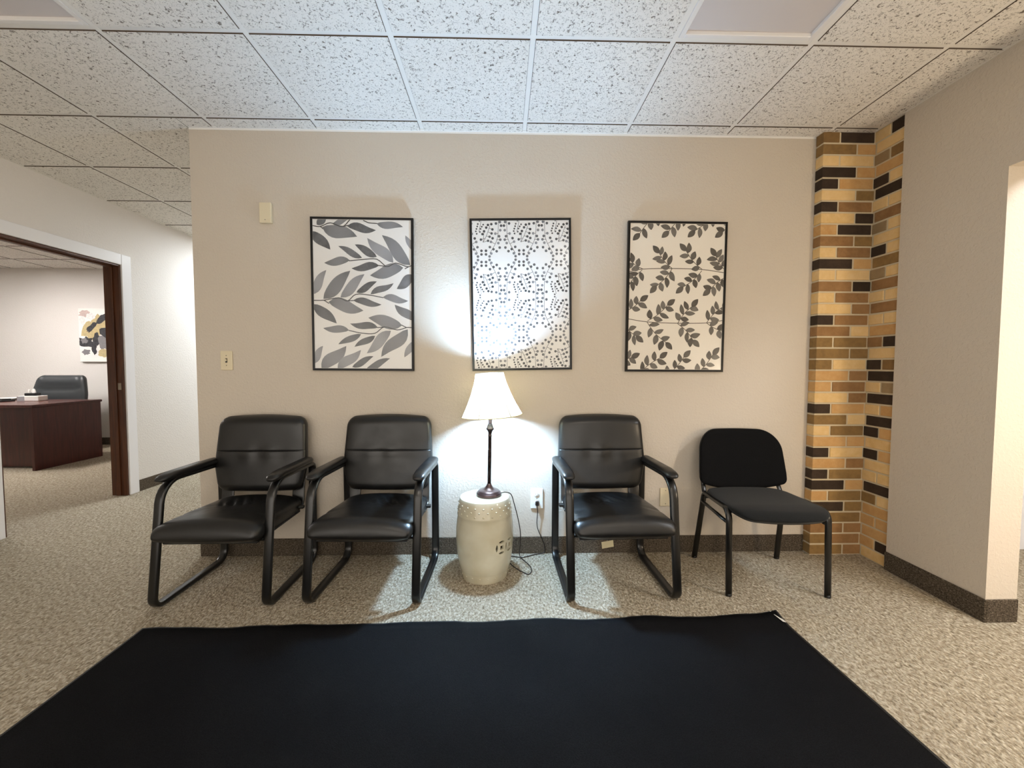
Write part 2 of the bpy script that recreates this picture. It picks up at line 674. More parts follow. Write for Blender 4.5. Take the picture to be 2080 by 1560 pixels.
def tile_mesh(w, d):
    key = (round(w, 4), round(d, 4))
    if key in _tile_cache:
        return _tile_cache[key]
    bm = bmesh.new()
    z0, z1 = -0.0042, 0.012
    e = 0.0015
    q = [(w / 2, d / 2, z1), (w / 2, d / 2, 0.0), (w / 2 - e * 0.25, d / 2 - e * 0.25, z0 + 0.002), (w / 2 - e, d / 2 - e, z0)]
    rings = []
    for hw, hd, z in q:
        rings.append([bm.verts.new(v) for v in ((-hw, -hd, z), (hw, -hd, z), (hw, hd, z), (-hw, hd, z))])
    for i in range(3):
        for k in range(4):
            k2 = (k + 1) % 4
            bm.faces.new((rings[i][k], rings[i][k2], rings[i + 1][k2], rings[i + 1][k]))
    for f in bm.faces:
        f.normal_update()
        f.material_index = 1
    bm.faces.new(rings[3]).material_index = 0
    bm.faces.new(rings[0][::-1]).material_index = 1
    bmesh.ops.recalc_face_normals(bm, faces=bm.faces)
    me = bpy.data.meshes.new('ceiling_tile')
    bm.to_mesh(me)
    bm.free()
    me.materials.append(M['tile'])
    me.materials.append(M['tile_edge'])
    _tile_cache[key] = me
    return me


FIX = [(0, 'r'), (-5, 'l')]           # columns that hold light panels, rows below


def grid(x0, x1, y0, y1, gx, gy, skip=(), bars=(1, 1, 1, 1), gaps=(1, 1, 1, 1)):
    """tiles and tees for the rectangle, grid origin gx, gy; bars / gaps: which of x0, x1, y0, y1 carry a tee / leave room for one"""
    def cuts(a, b, o):
        k0 = math.ceil((a - o) / T + 1e-4)
        k1 = math.floor((b - o) / T - 1e-4)
        return [a] + [o + k * T for k in range(k0, k1 + 1)] + [b]
    xs, ys = cuts(x0, x1, gx), cuts(y0, y1, gy)
    h_ = TEE / 2
    for i in range(len(xs) - 1):
        for j in range(len(ys) - 1):
            ax, bx, ay, by = xs[i], xs[i + 1], ys[j], ys[j + 1]
            if any(s_[0] - .01 < (ax + bx) / 2 < s_[1] + .01 and s_[2] - .01 < (ay + by) / 2 < s_[3] + .01 for s_ in skip):
                continue
            if i > 0 or gaps[0]:
                ax += h_
            if i < len(xs) - 2 or gaps[1]:
                bx -= h_
            if j > 0 or gaps[2]:
                ay += h_
            if j < len(ys) - 2 or gaps[3]:
                by -= h_
            if bx - ax < 0.02 or by - ay < 0.02:
                continue
            obj('tile', tile_mesh(bx - ax, by - ay), None, ceil, ((ax + bx) / 2, (ay + by) / 2, H))
    for i, x in enumerate(xs):
        if (i == 0 and not bars[0]) or (i == len(xs) - 1 and not bars[1]):
            continue
        obj('runner', boxes('runner', [((x - h_, y0, H), (x + h_, y1, H + 0.004)), ((x - 0.001, y0, H + 0.004), (x + 0.001, y1, H + 0.04))]), 'tee', ceil)
    for j, y in enumerate(ys):
        if (j == 0 and not bars[2]) or (j == len(ys) - 1 and not bars[3]):
            continue
        obj('cross_tee', boxes('cross_tee', [((x0, y - h_, H + 0.0012), (x1, y + h_, H + 0.005)), ((x0, y - 0.001, H + 0.005), (x1, y + 0.001, H + 0.04))]), 'tee', ceil)


PX0 = (GX0, GX0 + T)
PX1 = (GX0 - 5 * T, GX0 - 4 * T)
PY = (GYB - 3 * T, GYB - T)
HALL = (GX0 - 7 * T + T, GX0 - 7 * T + 2 * T, GYB + 4 * T, GYB + 6 * T)
BK1 = (GX0 - 3 * T, GX0 - 2 * T, GYB - 6 * T, GYB - 4 * T)
BK2 = (GX0, GX0 + T, GYB - 6 * T, GYB - 4 * T)
skips = [(PX0[0], PX0[1], PY[0], PY[1]), (PX1[0], PX1[1], PY[0], PY[1]), HALL, BK1, BK2]
grid(XL, XR, YB, GYB, GX0, GYB, skips)
grid(XL, XW0, GYB, 4.6, GX0, GYB, skips, (1, 0, 0, 1), (1, 0, 1, 1))
grid(XW0, XR, GYB, 0.0, GX0, GYB, skips, (0, 1, 0, 1), (0, 1, 1, 1))
OFP = (-6.5, -6.5 + T, 1.3, 1.3 + 2 * T)
grid(-8.1, -3.53, -0.2, 3.66, -6.5, 1.3, [OFP])


def panel(name, r, mat, label, lit=False):
    x0, x1, y0, y1 = r
    root = empty(name, ((x0 + x1) / 2, (y0 + y1) / 2, H))
    hw, hd = (x1 - x0) / 2 - 0.013, (y1 - y0) / 2 - 0.013
    b = 0.022
    zf, zt = -0.003, 0.03
    obj('panel_frame', boxes('panel_frame', [((-hw, -hd, zf), (-hw + b, hd, zt)), ((hw - b, -hd, zf), (hw, hd, zt)),
                                       ((-hw + b, -hd, zf), (hw - b, -hd + b, zt)), ((-hw + b, hd - b, zf), (hw - b, hd, zt))], 0.002), 'panel_frame', root)
    obj('lens', boxes('lens', [((-hw + b, -hd + b, 0.012), (hw - b, hd - b, 0.02))]), mat, root)
    tag(root, label, 'ceiling light')
    return root
panel('ceiling_light', (*PX0, *PY), 'panel_lens', 'unlit grey ceiling light panel above the right side, near the brick pillar')
panel('ceiling_light', (*PX1, *PY), 'panel_lens', 'unlit pale ceiling light panel cut by the upper left corner of the picture')
panel('ceiling_light', HALL, 'lens_hall', 'lit ceiling light panel down the hallway behind the waiting room wall')
panel('ceiling_light', BK1, 'lens_fill', 'added fill light panel in the ceiling, unseen behind the viewer, on the left')
panel('ceiling_light', BK2, 'lens_fill', 'added fill light panel in the ceiling, unseen behind the viewer, on the right')
SRP = (2.75, 2.75 + T, -1.25 - 2 * T, -1.25)
panel('ceiling_light', SRP, 'lens_side', 'lit ceiling light panel in the room through the right-hand opening')
panel('ceiling_light', OFP, 'lens_office', 'lit ceiling light panel inside the office past the doorway')

# wall angle strips where ceiling meets walls
struct(obj('trim_1', boxes('trim_1', [((XW0, -0.022, H - 0.003), (1.926, 0.0, H - 0.0005)), ((XW0, -0.002, H - 0.012), (1.926, 0.0, H - 0.003))]), 'tee'))
struct(obj('trim_2', boxes('trim_2', [((XR - 0.02, YB, H - 0.003), (XR, -0.25, H - 0.0005))]), 'tee'))
struct(obj('trim_3', boxes('trim_3', [((XL, YB, H - 0.003), (XL + 0.02, 4.6, H - 0.0005))]), 'tee'))
struct(obj('trim_4', boxes('trim_4', [((1.90, -0.084, H - 0.003), (2.236, -0.062, H - 0.0005))]), 'tee'))

# ---- brick pillar in the corner
BX0, BX1, BYF = 1.927, 2.246, -0.062
mort = struct(obj('wall_brick', boxes('wall_brick', [((BX0 + 0.004, BYF + 0.004, 0), (XW1 - 0.001, -0.001, H + 0.02)),
                                               ((BX1 + 0.004, -0.2495, 0), (XW1 - 0.001, BYF + 0.004, H + 0.02))]), 'mortar'))
front = ["OD", "OT", "YY", "DT", "DT", "YO", "DB", "YD", "TD", "BO", "YB", "DT", "YY", "BD", "YB", "YB", "DB", "BY", "OO",
         "OO", "OY", "TB", "TB", "YB", "DT", "OY", "YO", "TT", "DY", "TB", "DO", "DT", "TO", "DO", "TO", "BB", "OB", "OB"]
right = ["YD", "Y", "GO", "T", "DY", "D", "YY", "B", "GY", "Y", "DY", "O", "GY", "B", "YY", "B", "YY", "T", "BD",
         "Y", "DO", "D", "YG", "D", "YT", "D", "DT", "Y", "DT", "Y", "YY", "D", "OY", "T", "TT", "T", "TD", "Y"]
_bc = {}


def brick(a, b, key):
    w, d, h = b[0] - a[0], b[1] - a[1], b[2] - a[2]
    kk = (round(w, 3), round(d, 3), round(h, 3), key)
    if kk not in _bc:
        me = boxes('brick', [((-w / 2, -d / 2, -h / 2), (w / 2, d / 2, h / 2))], 0.0022, 1)
        me.materials.append(M['b' + key])
        _bc[kk] = me
    o = obj('brick', _bc[kk], None, mort, ((a[0] + b[0]) / 2, (a[1] + b[1]) / 2, (a[2] + b[2]) / 2))
    return o


rnd = random.Random(5)
CH = H / 38.0
J = 0.0105
half, full = 0.099, 0.205
for k in range(38):
    z1 = H - k * CH - J / 2
    z0 = z1 - CH + J
    if k == 0:
        z1 += 0.004
    jit = rnd.uniform(-0.0012, 0.0012)
    w1 = half if k % 2 == 0 else full
    xm = BX0 + w1
    brick((BX0, BYF + jit, z0), (xm, -0.002, z1), front[k][0])
    xe = BX1 + 0.004 if k % 2 else BX1 - 0.006
    brick((xm + J, BYF + rnd.uniform(-0.0012, 0.0012), z0), (xe, -0.01, z1), front[k][1])
    y0, y1 = -0.2495, BYF - 0.004
    if len(right[k]) == 2:
        ymid = (y0 + y1) / 2
        brick((BX1 + rnd.uniform(-.001, .001), ymid + J / 2, z0), (BX1 + 0.055, y1 + 0.008, z1), right[k][0])
        brick((BX1 + rnd.uniform(-.001, .001), y0, z0), (BX1 + 0.055, ymid - J / 2, z1), right[k][1])
    else:
        brick((BX1 + rnd.uniform(-.001, .001), y0, z0), (BX1 + 0.055, y1 - 0.006, z1), right[k][0])

# ---- office doorway in the left wall
d1 = struct(empty('door_1', (XL, DY0, 0)))
cw, ct = 0.094, 0.016
obj('casing', boxes('casing', [((0, -cw, 0), (ct, 0, DH + cw))], 0.003), 'white_trim', d1)
obj('casing', boxes('casing', [((0, DY1 - DY0, 0), (ct, DY1 - DY0 + cw, DH + cw))], 0.003), 'white_trim', d1)
obj('casing', boxes('casing', [((0, 0, DH), (ct, DY1 - DY0, DH + cw))], 0.003), 'white_trim', d1)
jt = 0.016
obj('jamb', boxes('jamb', [((-0.135, 0, 0), (0.004, jt, DH - jt))], 0.002), 'jamb', d1)
jb = obj('jamb', boxes('jamb', [((-0.135, DY1 - DY0 - jt, 0), (0.004, DY1 - DY0, DH - jt)), ((-0.09, DY1 - DY0 - jt - 0.012, 0), (-0.05, DY1 - DY0 - jt, DH - jt))], 0.002), 'jamb', d1)
obj('jamb', boxes('jamb', [((-0.135, 0, DH - jt), (0.004, DY1 - DY0, DH)), ((-0.09, jt, DH - jt - 0.012), (-0.05, DY1 - DY0 - jt, DH - jt))], 0.002), 'jamb', d1)
obj('strike_plate', boxes('strike_plate', [((-0.045, DY1 - DY0 - jt - 0.0015, 0.96), (-0.015, DY1 - DY0 - jt, 1.02))], 0.0005), 'screw', jb)

# ---- white door in the next room, just seen past the right wall
d2 = struct(empty('door_2', (3.30, -0.001, 0)))
obj('casing', boxes('casing', [((0, -0.016, 0), (0.09, 0, 2.15))], 0.003), 'white_trim', d2)
obj('casing', boxes('casing', [((0.95, -0.016, 0), (1.04, 0, 2.15))], 0.003), 'white_trim', d2)
obj('casing', boxes('casing', [((0.09, -0.016, 2.06), (0.95, 0, 2.15))], 0.003), 'white_trim', d2)
obj('leaf', boxes('leaf', [((0.095, -0.012, 0.008), (0.945, 0, 2.055))], 0.002), 'white_trim', d2)

# ================================================================== LAMPS WITHOUT A BODY IN VIEW
def side_lamp():
    ld = bpy.data.lights.new('side_room_lamp', 'POINT')
    ld.energy = L_SIDE
    ld.color = C_SIDE
    ld.shadow_soft_size = 0.07
    lo = bpy.data.objects.new('side_room_lamp', ld)
    C.objects.link(lo)
    lo.location = (2.45, -1.82, 1.02)
side_lamp()


# ================================================================== GUEST CHAIRS
def gauss(x, s):
    return math.exp(-(x / s) ** 2)


def make_guest_chair(name, seed):
    rn = random.Random(seed)
    root = empty(name)
    # side frames: closed sled loop of flat oval tube
    sec = sup(0.0215, 0.0115, 14, 3.2)
    for sx in (-1, 1):
        loop = fillet([(sx * 0.268, -0.262, 0.0125), (sx * 0.268, -0.185, 0.607), (sx * 0.268, 0.258, 0.596), (sx * 0.268, 0.262, 0.0125)],
                      [0.045, 0.115, 0.035, 0.065], closed=True, seg=8)
        obj('side_frame', sweep('side_frame', loop, sec, closed=True, side=(1, 0, 0)), 'black_metal', root)
        # padded arm
        rings = []
        n = 22
        for i in range(n + 1):
            u = i / n
            y = -0.205 + 0.43 * u
            e = min(1.0, math.sqrt(max(0.0, 1 - (1 - min(1, u / 0.10)) ** 2)), math.sqrt(max(0.0, 1 - (1 - min(1, (1 - u) / 0.06)) ** 2)))
            e = max(e, 0.12)
            w = 0.0305 * (0.45 + 0.55 * e) * (1.0 + 0.08 * math.sin(u * 3.1))
            h = 0.0185 * e
            zc = 0.630 - 0.010 * (1 - u) * 0 + (-0.012 * max(0, 0.22 - u) / 0.22) - 0.006 * u
            rings.append([(sx * 0.268 + a, y, zc + b) for a, b in sup(w, h, 18, 2.6)])
        obj('armrest', loft('armrest', rings), 'leather', root)
        # flat bracket carrying the back
        pth = fillet([(sx * 0.205, 0.10, 0.345), (sx * 0.205, 0.205, 0.352), (sx * 0.205, 0.243, 0.66)], [0, 0.05, 0], seg=6)
        obj('back_bracket', sweep('back_bracket', pth, sup(0.036, 0.005, 12, 5), side=(1, 0, 0)), 'black_metal', root)
    # cross bars under the seat
    for y, z in ((-0.19, 0.322), (0.15, 0.362)):
        obj('crossbar', sweep('crossbar', [(-0.262, y, z), (0.262, y, z)], sup(0.016, 0.009, 12, 3), side=(0, 1, 0)), 'black_metal', root)
    # seat cushion
    rings = []
    n = 44
    y0, y1 = -0.297, 0.205
    K = 84
    cx, cy = rn.uniform(-0.05, 0.05), rn.uniform(-0.03, 0.03)
    for i in range(n + 1):
        u = i / n
        u = 0.5 - 0.5 * math.cos(math.pi * u)
        y = y0 + (y1 - y0) * u
        df_, dr = (y - y0), (y1 - y)
        rf, rr = 0.062, 0.03
        ef = math.sqrt(max(0, 1 - (1 - min(1, df_ / rf)) ** 2))
        er = math.sqrt(max(0, 1 - (1 - min(1, dr / rr)) ** 2))
        e = max(min(ef, er), 0.06)
        wr = 0.05
        ew = math.sqrt(max(0, 1 - (1 - min(1, df_ / wr)) ** 2))
        er2 = math.sqrt(max(0, 1 - (1 - min(1, dr / 0.04)) ** 2))
        w = 0.255 - 0.03 * (1 - min(ew, er2)) - 0.018 * u
        h = 0.049 * e
        zc = 0.377 - 0.012 * (1 - ef) - 0.012 * max(0, (y + 0.10)) / 0.3
        ring = []
        for a, b in supu(w, h, K, 4.2):
            z = zc + b
            if b > 0:
                z += 0.016 * (1 - (a / w) ** 2) * e
                # sat-in dip and puckers
                z -= 0.010 * gauss(a - cx, 0.12) * gauss(y - 0.03, 0.10)
                q = gauss(a - cx, 0.085) * gauss(y - cy - 0.03, 0.065)
                z += 0.0100 * q * math.sin((a - cx) * 120 + (y - cy) * 70 + seed)
                z -= 0.009 * gauss(y - 0.0 - 0.02 * math.sin(a * 9 + seed), 0.012) * gauss(a - cx, 0.11)
                z -= 0.005 * gauss(y + 0.12 - 0.25 * abs(abs(a) - 0.20), 0.018) * gauss(abs(a) - 0.21, 0.06)
            ring.append((a, y, z))
        rings.append(ring)
    st = obj('seat', loft('seat', rings), 'leather', root)
    # dark pan under the cushion
    obj('seat_pan', boxes('seat_pan', [((-0.225, -0.245, 0.318), (0.225, 0.19, 0.334))], 0.004), 'black_plastic', root)
    # back cushion: lofted upwards
    rings = []
    n = 48
    z0, z1 = 0.452, 0.872
    zs = 0.684
    zl = [z0 + (z1 - z0) * (0.5 - 0.5 * math.cos(math.pi * i / n)) for i in range(n + 1)]
    zl = sorted([z for z in zl if abs(z - zs) > 0.008] + [zs + k * 0.0014 for k in range(-5, 6)])
    for z in zl:
        db, dt = z - z0, z1 - z
        rb, rt = 0.045, 0.045
        eb = math.sqrt(max(0, 1 - (1 - min(1, db / rb)) ** 2))
        et = math.sqrt(max(0, 1 - (1 - min(1, dt / rt)) ** 2))
        e = max(min(eb, et), 0.07)
        # width: full at arm height, narrowing to the top and to the foot
        wmax = 0.262 - 0.014 * max(0, (z - 0.62)) / 0.25 - 0.030 * max(0, (0.60 - z)) / 0.15
        rc = 0.055
        ew = min(math.sqrt(max(0, 1 - (1 - min(1, db / 0.05)) ** 2)), math.sqrt(max(0, 1 - (1 - min(1, dt / rc)) ** 2)))
        w = wmax - 0.045 * (1 - ew)
        d = 0.044 * e
        yc = 0.205 + 0.060 * (z - z0) / 0.42
        ring = []
        for a, b in supu(w, d, 84, 4.0):
            y = yc + b
            zz = z
            if b < 0:
                x_ = a / w
                y -= 0.016 * (1 - x_ ** 2) * e
                y += 0.0075 * gauss(z - zs, 0.0026) * (1 - x_ ** 6)
                y -= 0.0022 * (gauss(z - zs - 0.018, 0.014) + gauss(z - zs + 0.018, 0.014)) * (1 - x_ ** 2)
                y += 0.0030 * gauss(z - zs + 0.02, 0.05) * math.sin(a * 46 + seed * 1.7) * gauss(a, 0.15)
            y -= 0.020 * (abs(a) / 0.26) ** 2.5
            zz += 0.016 * (1 - (a / 0.27) ** 2) * max(0, (z - 0.75)) / 0.12 - 0.010 * (1 - (a / 0.27) ** 2) * max(0, (0.52 - z)) / 0.07
            ring.append((a, y, zz))
        rings.append(ring)
    obj('backrest', loft('backrest', rings), 'leather', root)
    return root


gc_group = 'black leather guest armchairs along the wall'
c1 = make_guest_chair('guest_chair', 1)
c1.location = (-1.413, -0.316, 0)
c1.rotation_euler.z = math.radians(0.5)
tag(c1, 'black leather sled-base armchair farthest left, nearest the hallway corner', 'chair', gc_group)
c2 = make_guest_chair('guest_chair', 2)
c2.location = (-0.683, -0.306, 0)
c2.rotation_euler.z = math.radians(-1.5)
tag(c2, 'black leather sled-base armchair just left of the ceramic stool and lamp', 'chair', gc_group)
c3 = make_guest_chair('guest_chair', 3)
c3.location = (0.603, -0.305, 0)
c3.rotation_euler.z = math.radians(1.5)
tag(c3, 'black leather sled-base armchair right of the lamp, with a paper tag hanging under its seat', 'chair', gc_group)
tg = obj('care_tag', boxes('care_tag', [((-0.034, -0.0006, -0.040), (0.034, 0.0006, 0.0))]), nmat('tag_paper', lin(222, 210, 172), 0.8), c3, (-0.01, 0.02, 0.197), (0.1, math.radians(-8), 0.05))
tag(tg, 'cream paper tag hanging below the seat')
obj('tag_string', sweep('tag_string', [(0.0, 0, 0.0), (0.004, 0.001, 0.13)], circ(0.0008, 6)), 'plate_white', tg)


# ================================================================== ARMLESS STACKING CHAIR
def make_stack_chair():
    root = empty('stacking_chair')
    tube = sup(0.0160, 0.0100, 14, 2.4)
    for sx in (-1, 1):
        path = fillet([(sx * 0.250, -0.212, 0.0), (sx * 0.250, -0.196, 0.445), (sx * 0.232, 0.135, 0.432), (sx * 0.250, 0.215, 0.0)],
                      [0, 0.055, 0.03, 0], seg=8)
        obj('leg_frame', sweep('leg_frame', path, tube, side=(1, 0, 0)), 'black_metal', root)
        obj('side_rail', sweep('side_rail', [(sx * 0.249, -0.197, 0.372), (sx * 0.241, 0.147, 0.378)], sup(0.010, 0.007, 10, 3)), 'black_metal', root)
        up = fillet([(sx * 0.226, 0.02, 0.425), (sx * 0.226, 0.150, 0.425), (sx * 0.222, 0.176, 0.47), (sx * 0.215, 0.205, 0.66)], [0, 0.03, 0.03, 0], seg=5)
        obj('back_upright', sweep('back_upright', up, sup(0.013, 0.007, 12, 2.4)), 'black_metal', root)
        for fy in (-0.212, 0.215):
            obj('foot_cap', lathe('foot_cap', [(0, 0.0), (0.0120, 0.0), (0.0125, 0.003), (0.0125, 0.014), (0, 0.014)], 14), 'black_plastic', root, (sx * 0.250, fy, 0))
    for y in (-0.14, 0.10):
        obj('crossbar', sweep('crossbar', [(-0.243, y, 0.418), (0.243, y, 0.418)], sup(0.012, 0.008, 10, 3)), 'black_metal', root)
    # seat: rounded front, slightly waterfall, with its own plastic underside
    def seat_rings(scale, zoff, hh, K=52):
        rings = []
        n = 36
        y0, y1 = -0.268, 0.165
        for i in range(n + 1):
            u = 0.5 - 0.5 * math.cos(math.pi * i / n)
            y = y0 + (y1 - y0) * u
            dF, dR = y - y0, y1 - y
            rf = 0.10
            ef = math.sqrt(max(0, 1 - (1 - min(1, dF / rf)) ** 2))
            er = math.sqrt(max(0, 1 - (1 - min(1, dR / 0.09)) ** 2))
            w = (0.246 - 0.020 * max(0, y) / 0.165) * scale
            w = w - (0.080 * (1 - ef) + 0.06 * (1 - er))
            e = max(0.06, min(math.sqrt(max(0, 1 - (1 - min(1, dF / 0.035)) ** 2)), math.sqrt(max(0, 1 - (1 - min(1, dR / 0.03)) ** 2))))
            zc = 0.440 - 0.020 * max(0, (-0.15 - y) / 0.118) ** 2 - 0.006 * math.cos(y * 9) + zoff
            ring = []
            for a, b in supu(w, hh * e, 64, 3.0):
                z = zc + b
                if b > 0:
                    z += 0.010 * (1 - (a / max(w, .01)) ** 2) * e
                z += 0.012 * (abs(a) / 0.26) ** 2 - 0.004
                ring.append((a, y * scale - 0.022 * (1 - (a / 0.25) ** 2) * max(0.0, -y / 0.268), z))
            rings.append(ring)
        return rings
    obj('seat', loft('seat', seat_rings(1.0, 0.0, 0.021)), 'seat_fabric', root)
    obj('seat_shell', loft('seat_shell', seat_rings(0.965, -0.016, 0.012)), 'black_plastic', root)
    # back: rounded top corners, bowed lower edge, curved in plan
    def back_rings(front, d0):
        rings = []
        n = 40
        z0, z1 = 0.492, 0.792
        for i in range(n + 1):
            u = 0.5 - 0.5 * math.cos(math.pi * i / n)
            z = z0 + (z1 - z0) * u
            db, dt = z - z0, z1 - z
            ew_t = math.sqrt(max(0, 1 - (1 - min(1, dt / 0.115)) ** 2))
            ew_b = math.sqrt(max(0, 1 - (1 - min(1, db / 0.03)) ** 2))
            w = 0.252 - 0.018 * max(0, z - 0.55) / 0.24 - 0.105 * (1 - ew_t) - 0.02 * (1 - ew_b)
            e = max(0.07, min(math.sqrt(max(0, 1 - (1 - min(1, db / 0.022)) ** 2)), math.sqrt(max(0, 1 - (1 - min(1, dt / 0.022)) ** 2))))
            yc = 0.185 + 0.060 * (z - z0) / 0.3 + front
            ring = []
            for a, b in sup(w, d0 * e, 48, 3.4):
                y = yc + b - 0.045 * (abs(a) / 0.25) ** 2
                zz = z - 0.056 * (1 - (a / 0.26) ** 2) * max(0, 1 - db / 0.12) + 0.006 * (1 - (a / 0.26) ** 2) * max(0, 1 - dt / 0.1)
                ring.append((a, y, zz))
            rings.append(ring)
        return rings
    obj('backrest', loft('backrest', back_rings(0.0, 0.020)), 'black_fabric', root)
    obj('back_shell', loft('back_shell', back_rings(0.016, 0.010)), 'black_plastic', root)
    return root


c4 = make_stack_chair()
c4.location = (1.428, -0.305, 0)
c4.rotation_euler.z = math.radians(-3)
tag(c4, 'black armless fabric stacking chair on four thin legs beside the brick pillar', 'chair')

# ================================================================== GARDEN STOOL
SX, SY = -0.098, -0.246
stool = empty('garden_stool', (SX, SY, 0))
tag(stool, 'cream glazed ceramic drum stool with pierced coin motif, carrying the lamp', 'stool')
outer = [(0.128, 0.0), (0.131, 0.006), (0.138, 0.045), (0.1405, 0.052), (0.1425, 0.056), (0.150, 0.095), (0.158, 0.150), (0.1625, 0.215), (0.1615, 0.275),
         (0.156, 0.330), (0.1535, 0.352), (0.1550, 0.357), (0.1535, 0.363), (0.148, 0.400), (0.1425, 0.436), (0.138, 0.446), (0.130, 0.4495), (0.05, 0.4515), (0.0, 0.4518)]
inner = [(0.0, 0.438), (0.125, 0.436), (0.139, 0.40), (0.150, 0.28), (0.151, 0.215), (0.146, 0.15), (0.126, 0.04), (0.118, 0.0)]
me = lathe('stool_body', inner + outer, 72, closed=False)
body = obj('stool_body', me, 'ceramic', stool)
# pierced coins: cutters pushed through the wall
cut = bmesh.new()


def cutter(az, z, a, b, square=False):
    ca, sa = math.sin(az), -math.cos(az)          # az measured from -Y towards +X
    out = Vector((ca, sa, 0))
    tg_ = Vector((math.cos(az), math.sin(az), 0))
    n_ = 4 if square else 14
    pts = []
    for i in range(n_):
        th = 2 * math.pi * i / n_ + (math.pi / 4 if square else 0)
        c_, s_ = math.cos(th), math.sin(th)
        if square:
            c_, s_ = c_ * 1.414, s_ * 1.414
        else:
            # lens shape
            if a > b:
                s_ *= (1 - 0.25 * abs(c_))
            else:
                c_ *= (1 - 0.25 * abs(s_))
        pts.append((c_ * a, s_ * b))
    r0, r1 = 0.10, 0.19
    va = [cut.verts.new(out * r0 + tg_ * x + Vector((0, 0, z + y))) for x, y in pts]
    vb = [cut.verts.new(out * r1 + tg_ * x + Vector((0, 0, z + y))) for x, y in pts]
    for i in range(n_):
        j = (i + 1) % n_
        cut.faces.new((va[i], va[j], vb[j], vb[i]))
    cut.faces.new(va[::-1])
    cut.faces.new(vb)


for side0 in (math.radians(37), math.radians(37 + 180)):
    for q in range(2):
        az = side0 + q * math.radians(22)
        cutter(az, 0.206, 0.0095, 0.0105, True)
        cutter(az, 0.206 + 0.030, 0.0180, 0.0068)
        cutter(az, 0.206 - 0.030, 0.0180, 0.0068)
    for q in range(3):
        cutter(side0 + (q - 0.5) * math.radians(22), 0.206, 0.0066, 0.0200)
bmesh.ops.recalc_face_normals(cut, faces=cut.faces)
cme = bpy.data.meshes.new('cutter')
cut.to_mesh(cme)
cut.free()
co = bpy.data.objects.new('cutter', cme)
C.objects.link(co)
co.location = (SX, SY, 0)
md = body.modifiers.new('pierce', 'BOOLEAN')
md.operation = 'DIFFERENCE'
md.solver = 'EXACT'
md.object = co
bpy.context.view_layer.update()
dg = bpy.context.evaluated_depsgraph_get()
nme = bpy.data.meshes.new_from_object(body.evaluated_get(dg))
body.modifiers.clear()
body.data = nme
bpy.data.objects.remove(co, do_unlink=True)
nme.polygons.foreach_set('use_smooth', [True] * len(nme.polygons))
try:
    nme.set_sharp_from_angle(angle=math.radians(40))
except Exception:
    pass
# studs: three staggered rows under the rim and one near the foot
vs, fs = [], []


def stud(az, z, r, nx, rad):
    o = Vector((math.sin(az), -math.cos(az), nx)).normalized()
    tg_ = Vector((math.cos(az), math.sin(az), 0))
    u_ = o.cross(tg_)
    cen = Vector((math.sin(az) * r, -math.cos(az) * r, z))
    b0 = len(vs)
    for i in range(8):
        th = 2 * math.pi * i / 8
        vs.append(cen + (tg_ * math.cos(th) + u_ * math.sin(th)) * rad)
    for i in range(8):
        th = 2 * math.pi * i / 8
        vs.append(cen + (tg_ * math.cos(th) + u_ * math.sin(th)) * rad * 0.7 + o * rad * 0.55)
    vs.append(cen + o * rad * 0.85)
    for i in range(8):
        j = (i + 1) % 8
        fs.append((b0 + i, b0 + j, b0 + 8 + j, b0 + 8 + i))
        fs.append((b0 + 8 + i, b0 + 8 + j, b0 + 16))


NS = 20
for i in range(NS):
    stud(2 * math.pi * i / NS, 0.417, 0.1446, 0.15, 0.0062)
    stud(2 * math.pi * (i + 0.5) / NS, 0.396, 0.1478, 0.15, 0.0062)
    stud(2 * math.pi * i / NS, 0.375, 0.1508, 0.15, 0.0062)
    stud(2 * math.pi * (i + 0.5) / NS, 0.032, 0.1352, -0.1, 0.0042)
obj('stud_band', mesh('stud_band', vs, fs, True), 'ceramic', stool)['kind'] = 'stuff'

# ================================================================== TABLE LAMP
LX, LY, LZ = -0.074, -0.245, 0.4519
lamp = empty('table_lamp', (LX, LY, LZ))
lamp.rotation_euler = (0, math.radians(1.0), 0)
tag(lamp, 'lit table lamp with cream bell shade and dark bronze pole on the ceramic stool', 'lamp')
obj('lamp_base', lathe('lamp_base', [(0, 0.0), (0.068, 0.0), (0.0705, 0.003), (0.0705, 0.013), (0.068, 0.017), (0.064, 0.019), (0.062, 0.0235), (0.054, 0.029),
                                  (0.040, 0.033), (0.028, 0.039), (0.019, 0.049), (0.013, 0.060), (0.0115, 0.066), (0, 0.066)], 56), 'base_metal', lamp)
pole = obj('pole', lathe('pole', [(0, 0.06), (0.0098, 0.06), (0.0102, 0.20), (0.0100, 0.332), (0.0112, 0.336), (0.0112, 0.340), (0.0098, 0.342), (0.0100, 0.352),
                           (0.0135, 0.362), (0.0170, 0.368), (0.0228, 0.374), (0.0232, 0.377), (0.0190, 0.384), (0.0165, 0.394), (0.0110, 0.406), (0, 0.406)], 28), 'bronze', lamp)
dish = obj('drip_dish', lathe('drip_dish', [(0.009, 0.407), (0.016, 0.406), (0.036, 0.411), (0.038, 0.413), (0.036, 0.414), (0.016, 0.409), (0.009, 0.410)], 32), M['pane'], lamp)
obj('socket', lathe('socket', [(0, 0.406), (0.0105, 0.406), (0.0105, 0.47), (0.016, 0.474), (0.0175, 0.478), (0.0175, 0.515), (0.013, 0.520), (0, 0.520)], 24), 'socket', lamp)
obj('bulb', lathe('bulb', [(0, 0.520), (0.012, 0.521), (0.014, 0.545), (0.021, 0.570), (0.029, 0.600), (0.030, 0.622), (0.024, 0.642), (0.010, 0.653), (0, 0.654)], 20), 'bulb', lamp)
